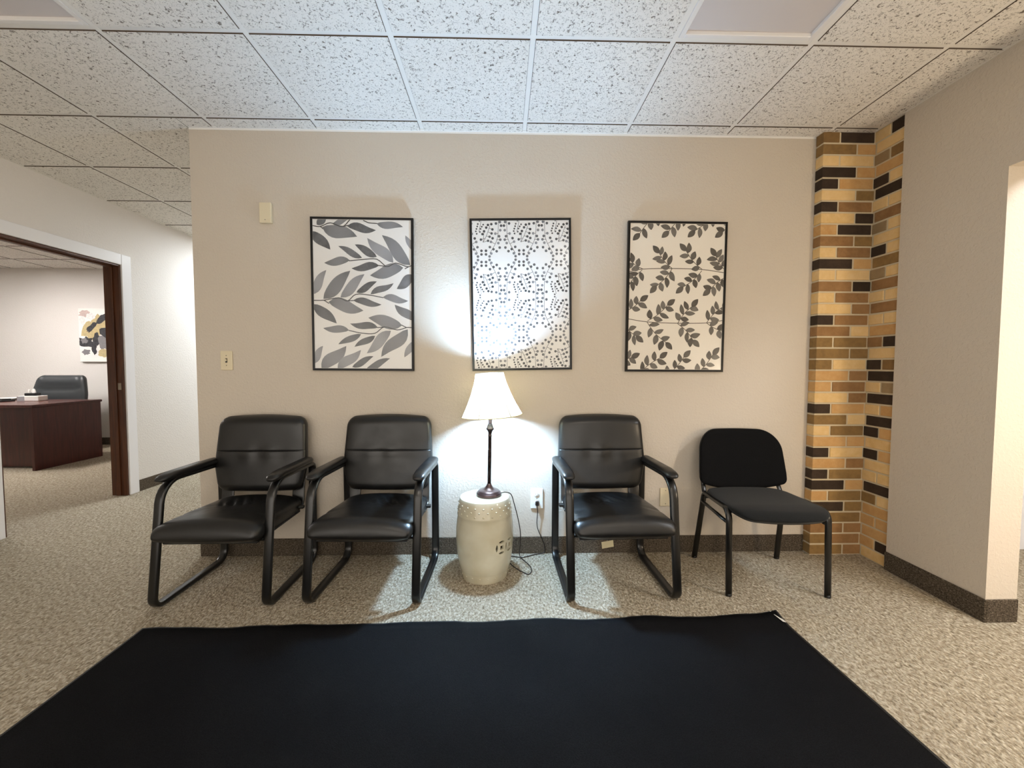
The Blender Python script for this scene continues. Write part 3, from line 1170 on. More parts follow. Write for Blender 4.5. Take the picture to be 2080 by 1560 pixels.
# bell shade: eight soft panels, tilted a little
SH0, SH1 = 0.452, 0.690
shade_root = empty('shade_holder')
shade_root.parent = lamp
shade_root.location = (0.001, 0, 0.57)
shade_root.rotation_euler = (0, math.radians(-4.5), 0)


def shade_r(u):
    # 0 at foot .. 1 at top : bell curve
    return 0.079 + (0.171 - 0.079) * (1 - u) ** 1.42


vs, fs = [], []
NP, SEG, NV = 6, 72, 18
for i in range(SEG):
    a = 2 * math.pi * i / SEG + math.radians(-113)
    ph = (i / SEG * NP) % 1.0
    k_ = 1 - 0.020 * math.sin(math.pi * ph)            # each panel falls slightly flat between the wires
    for j in range(NV + 1):
        u = j / NV
        r = shade_r(u) * k_
        vs.append((r * math.cos(a), r * math.sin(a), SH0 - 0.57 + (SH1 - SH0) * u))
for i in range(SEG):
    i2 = (i + 1) % SEG
    for j in range(NV):
        fs.append((i * (NV + 1) + j, i2 * (NV + 1) + j, i2 * (NV + 1) + j + 1, i * (NV + 1) + j + 1))
shade = obj('lamp_shade', mesh('lamp_shade', vs, fs, True), 'shade', lamp)
shade.matrix_local = Matrix.Translation((0.001, 0, 0.57)) @ Matrix.Rotation(math.radians(-4.5), 4, 'Y')
bpy.data.objects.remove(shade_root, do_unlink=True)
for q in range(NP):
    a = 2 * math.pi * q / NP + math.radians(-113)
    pth = [((shade_r(j / 12) + 0.0006) * math.cos(a), (shade_r(j / 12) + 0.0006) * math.sin(a), SH0 - 0.57 + (SH1 - SH0) * j / 12) for j in range(13)]
    obj('seam', sweep('seam', pth, circ(0.0019, 6)), 'rib', shade)
for u, nm_, rr in ((0.0, 'bottom_trim', 0.0022), (1.0, 'top_trim', 0.0016)):
    r = shade_r(u)
    pth = []
    for i in range(SEG):
        a = 2 * math.pi * i / SEG + math.radians(-113)
        k_ = 1 - 0.020 * math.sin(math.pi * ((i / SEG * NP) % 1.0))
        pth.append((r * k_ * math.cos(a), r * k_ * math.sin(a), SH0 - 0.57 + (SH1 - SH0) * u))
    obj(nm_, sweep(nm_, pth, circ(rr, 8), closed=True), 'shade_trim' if u == 0 else 'rib', shade)
# harp spider holding the shade, finial
obj('spider', boxes('spider', [((-0.078, -0.0012, 0.664), (0.078, 0.0012, 0.667)), ((-0.0012, -0.078, 0.664), (0.0012, 0.078, 0.667))]), 'bronze', lamp)
harp = fillet([(0.018, 0, 0.50), (0.048, 0, 0.53), (0.048, 0, 0.64), (0, 0, 0.664), (-0.048, 0, 0.64), (-0.048, 0, 0.53), (-0.018, 0, 0.50)], [0, 0.03, 0.03, 0.0, 0.03, 0.03, 0], seg=5)
obj('harp', sweep('harp', harp, circ(0.0014, 6)), 'bronze', lamp)


# cord: from the base over the stool rim, down to the carpet, around and up to the socket
def cord_local(p):
    return Vector(p) - Vector((LX, LY, LZ))


cp = [(-0.006, -0.225, 0.4575), (0.022, -0.212, 0.4560), (0.052, -0.200, 0.440), (0.070, -0.198, 0.385), (0.094, -0.192, 0.290),
      (0.108, -0.170, 0.200), (0.108, -0.140, 0.120), (0.106, -0.105, 0.050), (0.112, -0.075, 0.010), (0.128, -0.095, 0.004),
      (0.162, -0.170, 0.004), (0.170, -0.232, 0.004), (0.150, -0.272, 0.004), (0.118, -0.245, 0.004), (0.092, -0.216, 0.004), (0.060, -0.165, 0.004),
      (0.030, -0.085, 0.004), (0.060, -0.050, 0.004), (0.125, -0.066, 0.004), (0.200, -0.035, 0.006), (0.258, -0.022, 0.010),
      (0.268, -0.016, 0.035), (0.258, -0.016, 0.085), (0.228, -0.018, 0.150), (0.218, -0.020, 0.200), (0.222, -0.022, 0.27), (0.219, -0.026, 0.300), (0.219, -0.028, 0.318)]
cord = obj('cord', sweep('cord', [cord_local(p) for p in spline(cp, 6)], circ(0.0027, 8)), 'cord', lamp)
cord.matrix_local = Matrix.Rotation(math.radians(-1.0), 4, 'Y')
plug = obj('plug', boxes('plug', [((-0.011, -0.030, -0.014), (0.011, -0.0075, 0.014))], 0.004, 2), 'cord', lamp)
plug.matrix_local = Matrix.Rotation(math.radians(-1.0), 4, 'Y') @ Matrix.Translation(cord_local((0.219, 0.0, 0.325)))

# ================================================================== WALL PLATES
def plate(name, x, z, w, h, th, mat, label, cat):
    root = empty(name, (x, 0, z))
    obj('cover', boxes('cover', [((-w / 2, -th, -h / 2), (w / 2, -0.0005, h / 2))], 0.0035, 2), mat, root)
    tag(root, label, cat)
    return root


pw, ph_ = 0.072, 0.117
sw = plate('light_switch', -1.672, 1.211, pw, ph_, 0.007, 'plate_almond', 'almond toggle light switch on the wall left of the leaf picture', 'light switch')
obj('toggle_well', boxes('toggle_well', [((-0.006, -0.0076, -0.013), (0.006, -0.0068, 0.013))]), 'slot', sw)
obj('toggle', boxes('toggle', [((-0.004, -0.016, -0.004), (0.004, -0.007, 0.009))], 0.0015, 1), 'plate_almond', sw)
for z in (-0.030, 0.030):
    obj('screw', lathe('screw', [(0, 0), (0.003, 0), (0.003, 0.0012), (0, 0.0016)], 10), 'screw', sw, (0, -0.0068, z), (math.radians(90), 0, 0))
bp = plate('wall_box', -1.411, 2.090, 0.070, 0.120, 0.022, 'plate_almond', 'blank almond wall box high on the wall above the light switch', 'wall plate')
obj('screw', lathe('screw', [(0, 0), (0.003, 0), (0.003, 0.0012), (0, 0.0016)], 10), 'screw', bp, (0, -0.0218, -0.042), (math.radians(90), 0, 0))
ou = plate('power_outlet', 0.218, 0.351, 0.078, 0.127, 0.010, 'plate_white', 'white duplex power outlet with the lamp plugged in, beside the stool', 'outlet')
for z in (0.026, -0.026):
    r = obj('receptacle', lathe('receptacle', [(0, 0), (0.0165, 0), (0.0165, 0.002), (0.0155, 0.003), (0, 0.003)], 24), 'plate_white', ou, (0, -0.0095, z), (math.radians(90), 0, 0))
    obj('slots', boxes('slots', [((-0.0075, 0.0, 0.0028), (-0.0055, 0.008, 0.0034)), ((0.0055, 0.0, 0.0028), (0.0075, 0.008, 0.0034)), ((-0.002, -0.010, 0.0028), (0.002, -0.006, 0.0034))]), 'slot', r)
obj('screw', lathe('screw', [(0, 0), (0.0025, 0), (0.0025, 0.001), (0, 0.0014)], 10), 'screw', ou, (0, -0.0098, 0), (math.radians(90), 0, 0))
o2 = plate('cover_plate', 1.033, 0.355, pw, ph_, 0.006, 'plate_almond', 'blank almond cover plate low on the wall, behind the armchair beside the armless one', 'wall plate')
for z in (-0.042, 0.042):
    obj('screw', lathe('screw', [(0, 0), (0.003, 0), (0.003, 0.0012), (0, 0.0016)], 10), 'screw', o2, (0, -0.0058, z), (math.radians(90), 0, 0))


# ================================================================== FRAMED PRINTS
def clip_poly(pts, x0, x1, y0, y1):
    for ax, lim, sgn in ((0, x0, 1), (0, x1, -1), (1, y0, 1), (1, y1, -1)):
        out = []
        n = len(pts)
        for i in range(n):
            a, b = pts[i], pts[(i + 1) % n]
            ia, ib = (a[ax] - lim) * sgn >= 0, (b[ax] - lim) * sgn >= 0
            if ia:
                out.append(a)
            if ia != ib:
                t_ = (lim - a[ax]) / (b[ax] - a[ax])
                out.append(tuple(a[k] + (b[k] - a[k]) * t_ for k in range(len(a))))
        pts = out
        if not pts:
            return []
    return pts


class Print:
    """flat ink shapes on paper, coordinates in a 0..1 x 0..1 sheet (y down)"""
    def __init__(s, asp):
        s.v, s.f, s.c, s.asp, s.k = [], [], [], asp, 0

    def poly(s, pts, cols):
        pts = [(p[0], p[1], *c[:3]) for p, c in zip(pts, cols)]
        pts = clip_poly(pts, 0.002, 0.998, 0.002, 0.998)
        if len(pts) < 3:
            return
        s.k += 1
        b0 = len(s.v)
        for p in pts:
            s.v.append((p[0], p[1], s.k))
            s.c.append((p[2], p[3], p[4], 1))
        s.f.append(tuple(range(b0, b0 + len(pts))))

    def leaf(s, bx, by, tx, ty, w, c0, c1, bend=0.0, fat=0.42):
        """w as share of sheet width; asp = height/width keeps it round"""
        A = s.asp
        p0, p1 = Vector((bx, by * A)), Vector((tx, ty * A))
        d = p1 - p0
        L = d.length
        n_ = Vector((-d.y, d.x)) / L
        N = 9
        L_, R_ = [], []
        for i in range(N + 1):
            u = i / N
            prof = (math.sin(math.pi * u ** (0.30 / fat if fat else 1))) ** 0.85 if 0 < u < 1 else 0
            cen = p0 + d * u + n_ * (bend * L * (math.sin(math.pi * u) if fat < 0.35 else math.sin(2 * math.pi * u)))
            hw = w / 2 * prof
            cc = tuple(c0[k] + (c1[k] - c0[k]) * abs(2 * u - 1) ** 2 for k in range(3))
            L_.append((cen + n_ * hw, cc))
            R_.append((cen - n_ * hw, cc))
        # quads strip (non-convex safe)
        for i in range(N):
            q = [L_[i], L_[i + 1], R_[i + 1], R_[i]]
            k0 = s.k
            s.poly([(a.x, a.y / A) for a, _ in q], [c for _, c in q])
            s.k = k0
        s.k += 1

    def line(s, pts, w, c):
        A = s.asp
        P = [Vector((x, y * A)) for x, y in pts]
        P = [Vector(q[:2]) for q in spline([(p.x, p.y, 0) for p in P], 4)] if len(P) > 2 else P
        for a, b in zip(P, P[1:]):
            d = b - a
            if d.length < 1e-6:
                continue
            n_ = Vector((-d.y, d.x)).normalized() * w / 2
            e = d.normalized() * w * 0.3
            q = [a - e + n_, b + e + n_, b + e - n_, a - e - n_]
            k0 = s.k
            s.poly([(p.x, p.y / A) for p in q], [c] * 4)
            s.k = k0
        s.k += 1

    def dot(s, x, y, r, c):
        A = s.asp
        n = 10
        cols = [tuple(min(1, ck * (0.75 + 0.5 * (0.5 + 0.5 * math.cos(2 * math.pi * i / n)))) for ck in c) for i in range(n)]
        s.poly([(x + r * math.cos(2 * math.pi * i / n), y + r * math.sin(2 * math.pi * i / n) / A) for i in range(n)], cols)

    def build(s, name, w, h, mat, parent, y):
        kk = max(1, s.k)
        vs = [(-w / 2 + x * w, y - 0.0003 - 0.0006 * k / kk, h / 2 - yy * h) for x, yy, k in s.v]
        me = bpy.data.meshes.new(name)
        me.from_pydata(vs, [], s.f)
        at = me.color_attributes.new('ink', 'FLOAT_COLOR', 'POINT')
        for i, c in enumerate(s.c):
            at.data[i].color = c
        bm = bmesh.new()
        bm.from_mesh(me)
        for f in bm.faces:
            f.normal_update()
            if f.normal.y > 0:
                f.normal_flip()
        bm.to_mesh(me)
        bm.free()
        o = obj(name, me, mat, parent)
        o['kind'] = 'stuff'
        return o


FW_, FH_ = 0.612, 0.916


def picture(name, x, z, label, pr, ink, paper, rot=(0, 0, 0), y=-0.004, w=FW_, h=FH_):
    root = empty(name, (x, y, z))
    root.rotation_euler = rot
    b, d = 0.013, 0.021
    # four mitred rails
    bm = bmesh.new()
    O = [(-w / 2, -h / 2), (w / 2, -h / 2), (w / 2, h / 2), (-w / 2, h / 2)]
    I = [(-w / 2 + b, -h / 2 + b), (w / 2 - b, -h / 2 + b), (w / 2 - b, h / 2 - b), (-w / 2 + b, h / 2 - b)]
    O2 = [(p[0] * 0.9945, p[1] * 0.9965) for p in O]
    loops = []
    for pts, yy in ((O, 0.0), (O, -d + 0.003), (O2, -d), (I, -d + 0.001), (I, 0.0)):
        loops.append([bm.verts.new((p[0], yy, p[1])) for p in pts])
    for a, c in zip(loops, loops[1:] + loops[:1]):
        for i in range(4):
            j = (i + 1) % 4
            bm.faces.new((a[i], a[j], c[j], c[i]))
    bmesh.ops.recalc_face_normals(bm, faces=bm.faces)
    me = bpy.data.meshes.new('frame')
    bm.to_mesh(me)
    bm.free()
    obj('frame', me, 'frame', root)
    iw, ih = w - 2 * b, h - 2 * b
    pa = obj('print', boxes('print', [((-iw / 2, -0.014, -ih / 2), (iw / 2, -0.008, ih / 2))]), paper, root)
    pr.build('ink', iw, ih, ink, pa, -0.0141)
    obj('pane', boxes('pane', [((-iw / 2, -0.0185, -ih / 2), (iw / 2, -0.0165, ih / 2))]), 'pane', root)
    tag(root, label, 'picture', 'three framed botanical prints in a row')
    return root


def gl_(v, b=1.03):
    c = lin(v, v + 1, v * b)
    return c[:3]


# -- print 1: large watercolour leaves (coordinates traced in sheet pixels)
P1 = Print((FH_ - 0.026) / (FW_ - 0.026))


def n1(x, y):
    v_ = (y - 185) / (1430 - 185)
    xl = 148 + 12 * v_
    xr = 984
    return ((x - xl) / (xr - xl), v_)


leaves1 = [(185, 232, 265, 170, 60, 2), (320, 225, 460, 175, 50, 1), (440, 240, 685, 270, 72, 3), (690, 215, 915, 240, 62, 1), (230, 252, 525, 325, 112, 1),
           (140, 285, 298, 435, 85, 3), (975, 555, 735, 310, 108, 1), (830, 537, 610, 335, 92, 0), (690, 490, 505, 390, 66, 3), (565, 500, 365, 405, 56, 2),
           (460, 520, 245, 545, 70, 1), (710, 562, 475, 588, 66, 3), (915, 578, 632, 645, 108, 1), (1010, 640, 858, 755, 84, 2), (1010, 440, 935, 310, 52, 0),
           (235, 845, 465, 608, 112, 1), (130, 810, 262, 605, 78, 0), (380, 832, 585, 635, 88, 0), (515, 788, 690, 695, 58, 3), (635, 802, 832, 708, 56, 2),
           (740, 826, 955, 855, 64, 1), (488, 855, 728, 888, 62, 3), (278, 870, 574, 940, 108, 1), (150, 890, 347, 1050, 88, 3), (1010, 1020, 840, 888, 78, 2),
           (902, 1062, 615, 1000, 108, 1), (696, 1082, 460, 1050, 62, 3), (450, 1106, 232, 1090, 64, 1), (552, 1138, 358, 1226, 56, 2), (672, 1152, 495, 1246, 56, 3),
           (806, 1108, 600, 1300, 92, 0), (950, 1094, 722, 1330, 108, 1), (1010, 1190, 920, 1332, 62, 0), (215, 1440, 426, 1240, 112, 1), (140, 1390, 228, 1240, 62, 0),
           (350, 1440, 550, 1272, 86, 0), (475, 1418, 656, 1325, 56, 3), (590, 1440, 797, 1342, 60, 2)]
sh = [(168, 134), (142, 104), (112, 80), (94, 64)]
r1 = random.Random(3)
for bx, by, tx, ty, w_, s_ in leaves1:
    a, b = n1(bx, by), n1(tx, ty)
    c0, c1_ = sh[s_]
    P1.leaf(*a, *b, w_ / 830.0 * 1.0, gl_(c0 + r1.randint(-6, 6)), gl_(c1_), bend=r1.choice([-1, 1]) * r1.uniform(0.015, 0.04), fat=0.36)
for pl in ([(150, 240), (215, 246), (300, 215), (400, 245), (465, 188)], [(215, 246), (236, 264)], [(400, 245), (452, 234)], [(580, 192), (625, 210), (692, 215)],
           [(985, 560), (945, 568), (850, 540), (775, 570), (690, 510), (570, 514), (455, 526)], [(930, 586), (960, 570)], [(770, 568), (708, 562)],
           [(155, 858), (240, 856), (365, 835), (440, 860), (512, 804), (630, 810), (742, 830)], [(240, 856), (282, 882)], [(440, 860), (492, 856)],
           [(985, 1080), (940, 1080), (860, 1100), (750, 1076), (670, 1130), (560, 1130), (450, 1108)], [(940, 1080), (900, 1060)], [(750, 1076), (694, 1082)]):
    P1.line([n1(*q) for q in pl], 0.0092, gl_(54))
picture('framed_picture', -0.842, 1.609, 'framed print of large grey watercolour leaves, leftmost of the three pictures', P1, 'ink_blue', 'paper', rot=(math.radians(0.6), math.radians(0.3), 0))

# -- print 2: mirrored berry sprays
P2 = Print((FH_ - 0.026) / (FW_ - 0.026))


def n2_(x, y):
    v_ = (y - 240) / (1475 - 240)
    return ((x - (154 + 14 * v_)) / (970 - 154 + 8 * v_), v_)


sym = [(302, 563), (317, 587), (362, 605), (388, 635), (335, 622), (272, 580), (272, 610), (305, 640), (377, 672), (393, 700), (315, 683), (328, 712), (383, 728),
       (352, 750), (393, 778), (400, 815), (390, 845), (357, 833)]
spr = [(290, 692), (230, 702), (303, 725), (320, 752), (327, 785), (243, 747), (257, 770), (275, 800), (290, 822), (318, 828), (222, 765), (228, 790), (238, 808), (250, 825),
       (195, 750), (188, 770), (193, 790), (200, 810), (205, 830), (220, 855)]
r2 = random.Random(9)
cell = []
for x, y in sym:
    v_ = r2.choice([70, 84, 96, 110, 140])
    cell.append((x, y, 11.5, v_))
    cell.append((824 - x, y, 11.5, v_))
for k, (x, y) in enumerate(spr):
    cell.append((x, y, 11 if k < 10 else 7.5, r2.choice([52, 66, 80])))
lines2 = [[(305, 590), (350, 665), (372, 735), (378, 865)], [(519, 590), (474, 665), (452, 735), (446, 865)], [(248, 680), (275, 730), (305, 812)], [(248, 680), (290, 692)],
          [(262, 712), (232, 702)], [(275, 730), (303, 725)], [(290, 765), (320, 752)], [(300, 795), (327, 785)], [(248, 680), (257, 770)], [(215, 770), (232, 850)], [(350, 665), (315, 683)],
          [(474, 665), (508, 683)], [(362, 700), (393, 700)], [(462, 700), (435, 700)], [(374, 750), (352, 750)], [(450, 750), (470, 750)]]
for mir in (0, 1, 2, 3):
    def my(y, mir=mir):
        return {0: y, 1: 2 * 865 - y, 2: 2 * 548.5 - y, 3: y + 634}[mir]
    for kx in range(-1, 3):
        for pl in lines2:
            P2.line([n2_(x + kx * 318, my(y)) for x, y in pl], 0.0042, gl_(96))
        for x, y, r_, v_ in cell:
            P2.dot(*n2_(x + kx * 318, my(y)), r_ / 818.0 * 0.98, gl_(v_ + 10 + r2.randint(-5, 5)))
picture('framed_picture', 0.117, 1.613, 'framed print of small grey berry sprays directly above the lamp, middle of the three pictures', P2, 'ink_dot', 'paper',
        rot=(math.radians(0.7), math.radians(-1.0), 0), y=-0.006)

# -- print 3: dark sprigs on cream
P3 = Print((FH_ - 0.026) / (FW_ - 0.026))


def n3(x, y):
    v_ = (y - 150) / (1440 - 150)
    return ((x - (166 - 6 * v_)) / (840 - 22 * v_), v_)


r3 = random.Random(21)
A3 = P3.asp


def sprig(bx, by, ex, ey, pairs=3, ll=88):
    base, end = Vector(n3(bx, by)), Vector(n3(ex, ey))
    base.y *= A3
    end.y *= A3
    d = end - base
    L = d.length
    dn = d / L
    nn = Vector((-dn.y, dn.x))
    bow = r3.choice([-1, 1]) * 0.06 * L

    def pt(u):
        return base + d * u + nn * bow * math.sin(math.pi * u)
    P3.line([(pt(u / 4).x, pt(u / 4).y / A3) for u in range(5)], 0.0068, lin(92, 82, 70)[:3])
    ll_ = ll / 835.0
    for q in range(pairs):
        u = (q + 0.55) / (pairs + 0.1)
        for sgn in (-1, 1):
            uu = min(1.0, u + (0.07 if sgn > 0 else -0.04))
            p_ = pt(uu)
            an = math.radians(r3.uniform(42, 66)) * sgn
            dd = Vector((dn.x * math.cos(an) - dn.y * math.sin(an), dn.x * math.sin(an) + dn.y * math.cos(an)))
            l_ = ll_ * r3.uniform(0.85, 1.1)
            e_ = p_ + dd * l_
            v_ = r3.choice([84, 98, 112, 122])
            P3.leaf(p_.x, p_.y / A3, e_.x, e_.y / A3, 0.054 * r3.uniform(0.85, 1.15), lin(v_, v_ - 4, v_ - 10)[:3], lin(v_ - 26, v_ - 30, v_ - 34)[:3], bend=r3.uniform(-.08, .08), fat=0.34)
    p_ = pt(1.0)
    e_ = p_ + dn * ll_ * 1.0
    v_ = r3.choice([84, 100])
    P3.leaf(p_.x, p_.y / A3, e_.x, e_.y / A3, 0.06, lin(v_, v_ - 4, v_ - 10)[:3], lin(v_ - 26, v_ - 30, v_ - 34)[:3], fat=0.34)


stemc = lin(96, 86, 72)[:3]
P3.line([n3(*q) for q in ((150, 578), (280, 550), (540, 542), (800, 548), (1010, 576))], 0.0075, stemc)
P3.line([n3(*q) for q in ((150, 988), (330, 1015), (595, 1025), (850, 1020), (1000, 995))], 0.0075, stemc)
for a in ((540, 542, 425, 410), (805, 548, 662, 388), (1000, 545, 925, 430), (280, 548, 175, 480, 2), (540, 542, 405, 695), (800, 560, 640, 702), (1000, 620, 880, 722),
          (275, 560, 165, 690), (330, 1005, 500, 868), (595, 1025, 715, 878), (848, 1020, 985, 880), (150, 915, 262, 832, 2), (325, 1015, 490, 1195), (595, 1030, 728, 1172),
          (848, 1020, 985, 1090, 2), (150, 1070, 230, 1140, 2), (262, 1485, 440, 1338), (490, 1500, 650, 1330), (745, 1490, 905, 1305), (60, 1400, 190, 1335),
          (420, 66, 252, 238), (665, 70, 508, 215), (900, 60, 738, 208), (1130, 110, 985, 215)):
    sprig(*a)
picture('framed_picture', 1.070, 1.605, 'framed print of dark leafy sprigs on cream, nearest the brick pillar', P3, 'ink_brown', 'paper_cream', rot=(math.radians(0.5), math.radians(0.2), 0))

# ================================================================== ENTRY MAT
mat_root = empty('entry_mat', (0, 0, 0))
tag(mat_root, 'large black entry mat lying on the carpet in the foreground', 'mat')
NX, NY = 96, 44
cFL, cFR = Vector((-1.607, -0.716)), Vector((1.305, -0.668))
cNL, cNR = Vector((-1.575, -2.70)), Vector((1.345, -2.66))
rm = random.Random(4)
wv = [rm.uniform(-0.004, 0.004) for _ in range(NX + 1)]


def mat_grid(inset, top, lift):
    vs = []
    for j in range(NY + 1):
        v_ = j / NY
        for i in range(NX + 1):
            u = i / NX
            a = cFL.lerp(cFR, u)
            b = cNL.lerp(cNR, u)
            p_ = a.lerp(b, v_)
            cen = Vector((-0.13, -1.68))
            # inset towards the centre
            p_ = Vector((p_.x + inset * (1 - 2 * u), p_.y - inset * (1 - 2 * v_)))
            edge = math.exp(-v_ * 26)
            p_.y += edge * (0.006 * math.sin(u * 34) + wv[i] * 0.4)
            z = top + lift
            z += edge * max(0.0, 0.0045 * math.sin(u * 41 + 1.0))
            # curled far right corner
            dc = math.hypot((1 - u) * 2.92, v_ * 1.95)
            z += 0.020 * max(0.0, 1 - dc / 0.10) ** 1.3
            vs.append((p_.x, p_.y, z))
    return vs


def slab_mesh(name, topv, zb):
    n = (NX + 1) * (NY + 1)
    vs = list(topv)
    fs = []
    for j in range(NY):
        for i in range(NX):
            q = j * (NX + 1) + i
            fs.append((q, q + 1, q + NX + 2, q + NX + 1))
    rim = [i for i in range(NX + 1)] + [j * (NX + 1) + NX for j in range(1, NY + 1)] + [NY * (NX + 1) + i for i in range(NX - 1, -1, -1)] + [j * (NX + 1) for j in range(NY - 1, 0, -1)]
    b0 = len(vs)
    for q in rim:
        x, y, z = vs[q]
        vs.append((x, y, max(0.0005, z - zb)))
    k = len(rim)
    for i in range(k):
        j = (i + 1) % k
        fs.append((rim[i], rim[j], b0 + j, b0 + i))
    return mesh(name, vs, fs, True)


obj('rubber_backing', slab_mesh('rubber_backing', mat_grid(0.0, 0.004, 0.0), 0.003), 'rubber', mat_root)
obj('pile', slab_mesh('pile', mat_grid(0.014, 0.0085, 0.0), 0.005), 'mat', mat_root)
tgm = obj('corner_tag', boxes('corner_tag', [((-0.013, -0.045, 0), (0.004, 0.035, 0.0012))]), 'plate_white', mat_root, (1.288, -0.705, 0.0165), (0, math.radians(14), math.radians(6)))
tag(tgm, 'small white tag at the curled mat corner')

# ================================================================== OFFICE FURNITURE
desk = empty('office_desk', (-5.195, 2.107, 0))
tag(desk, 'dark red-brown wooden desk in the office beyond the doorway', 'desk')
obj('side_panel', boxes('side_panel', [((-0.032, 0.0, 0.0), (0.0, 0.775, 0.708))], 0.002), 'desk', desk)
obj('side_panel', boxes('side_panel', [((-1.75, 0.0, 0.0), (-1.718, 0.775, 0.708))], 0.002), 'desk', desk)
obj('front_panel', boxes('front_panel', [((-1.718, 0.135, 0.02), (-0.032, 0.155, 0.708))], 0.002), 'desk', desk)
obj('desktop', boxes('desktop', [((-1.76, -0.006, 0.708), (0.008, 0.785, 0.739))], 0.004), 'desk_top', desk)
obj('top_edge', boxes('top_edge', [((-1.762, -0.009, 0.711), (0.010, -0.006, 0.736)), ((0.008, -0.006, 0.711), (0.011, 0.785, 0.736))], 0.001), 'desk', desk)

oc = empty('office_chair', (-6.03, 3.20, 0), math.radians(8))
tag(oc, 'grey-black leather executive swivel chair behind the office desk', 'chair')
rings = []
n = 34
for i in range(n + 1):
    u = 0.5 - 0.5 * math.cos(math.pi * i / n)
    z = 0.50 + 0.54 * u
    db, dt = z - 0.50, 1.04 - z
    e = max(0.08, min(math.sqrt(max(0, 1 - (1 - min(1, db / 0.05)) ** 2)), math.sqrt(max(0, 1 - (1 - min(1, dt / 0.05)) ** 2))))
    ew = math.sqrt(max(0, 1 - (1 - min(1, dt / 0.07)) ** 2))
    w = 0.325 - 0.055 * max(0, z - 0.78) / 0.26 - 0.05 * (1 - ew) - 0.03 * max(0, 0.6 - z) / 0.1
    ring = []
    for a, b in sup(w, 0.055 * e, 44, 3.4):
        y = 0.08 * (z - 0.5) / 0.54 + b - 0.045 * (abs(a) / 0.3) ** 2.4
        if b < 0:
            y += 0.014 * gauss(z - 0.865 + 0.03 * (1 - (a / 0.24) ** 2), 0.009) * (1 if abs(a) < 0.25 else 0)
            y += 0.012 * gauss(abs(a) - 0.225 + 0.1 * (z - 0.85), 0.010)
            y -= 0.016 * (gauss(z - 0.95, 0.05) + gauss(z - 0.75, 0.09)) * (1 - (a / 0.3) ** 2)
        ring.append((a, y, z))
    rings.append(ring)
obj('backrest', loft('backrest', rings), 'grey_leather', oc)
rings = []
for i in range(19):
    u = 0.5 - 0.5 * math.cos(math.pi * i / 18)
    y = -0.50 + 0.50 * u
    e = max(0.1, min(math.sqrt(max(0, 1 - (1 - min(1, (y + 0.5) / 0.06)) ** 2)), math.sqrt(max(0, 1 - (1 - min(1, -y / 0.04)) ** 2))))
    rings.append([(a, y, 0.47 + b) for a, b in sup(0.26, 0.055 * e, 28, 3.4)])
obj('seat', loft('seat', rings), 'grey_leather', oc)
obj('gas_lift', lathe('gas_lift', [(0, 0.09), (0.032, 0.09), (0.032, 0.25), (0.022, 0.25), (0.022, 0.42), (0, 0.42)], 16), 'black_metal', oc, (0, -0.25, 0))
for k in range(5):
    a = 2 * math.pi * k / 5 + 0.3
    leg = obj('base_spoke', sweep('base_spoke', [(0.02 * math.cos(a), 0.02 * math.sin(a) - 0.25, 0.11), (0.29 * math.cos(a), 0.29 * math.sin(a) - 0.25, 0.075)], sup(0.022, 0.014, 10, 3), side=(-math.sin(a), math.cos(a), 0)), 'black_plastic', oc)
    obj('caster', lathe('caster', [(0, -0.02), (0.026, -0.02), (0.029, -0.01), (0.029, 0.01), (0.026, 0.02), (0, 0.02)], 16), 'black_plastic', leg,
        (0.285 * math.cos(a), 0.285 * math.sin(a) - 0.25, 0.0295), (math.pi / 2, 0, a))
for sx in (-1, 1):
    pth = fillet([(sx * 0.25, -0.40, 0.44), (sx * 0.31, -0.40, 0.46), (sx * 0.31, -0.38, 0.65), (sx * 0.31, -0.06, 0.66), (sx * 0.27, 0.0, 0.60)], [0, 0.03, 0.05, 0.05, 0], seg=5)
    obj('arm', sweep('arm', pth, sup(0.022, 0.012, 12, 2.6)), 'black_plastic', oc)

# things on the desk
DT = 0.7395
bx = empty('card_box', (-5.80, 2.66, DT), math.radians(6))
tag(bx, 'small white and grey box with a black holder on top, standing on the office desk', 'box')
obj('box_body', boxes('box_body', [((-0.115, -0.06, 0), (0.115, 0.06, 0.062))], 0.004), 'plate_white', bx)
obj('band', boxes('band', [((-0.1155, -0.0605, 0.0), (-0.035, -0.06, 0.058))], 0.0), nmat('box_band', lin(150, 150, 152), 0.6), bx)
hd = obj('holder', boxes('holder', [((-0.055, -0.04, 0.062), (0.060, 0.04, 0.096))], 0.006, 2), 'black_plastic', bx)
vs, fs = [], []
for k, (x, y, s_, h_) in enumerate(((-0.035, 0.0, 0.03, 0.05), (0.010, 0.006, 0.042, 0.056), (0.032, -0.004, 0.026, 0.036))):
    b0 = len(vs)
    for i in range(8):
        a = 2 * math.pi * i / 8
        vs.append((x + s_ * 0.45 * math.cos(a), y + s_ * 0.35 * math.sin(a), 0.095))
    for i in range(8):
        a = 2 * math.pi * i / 8 + 0.3
        vs.append((x + s_ * 0.3 * math.cos(a) * (1 + 0.5 * (i % 2)), y + s_ * 0.25 * math.sin(a), 0.095 + h_ * (0.55 + 0.25 * (i % 2))))
    vs.append((x, y, 0.095 + h_))
    for i in range(8):
        j = (i + 1) % 8
        fs.append((b0 + i, b0 + j, b0 + 8 + j, b0 + 8 + i))
        fs.append((b0 + 8 + i, b0 + 8 + j, b0 + 16))
obj('tissue', mesh('tissue', vs, fs), 'plate_white', hd)
fo = empty('desk_folder', (-6.12, 2.52, DT), math.radians(-8))
tag(fo, 'flat black folder lying on the office desk left of the white box', 'folder')
obj('folder_cover', boxes('folder_cover', [((-0.16, -0.11, 0), (0.16, 0.11, 0.014))], 0.003), 'black_plastic', fo)
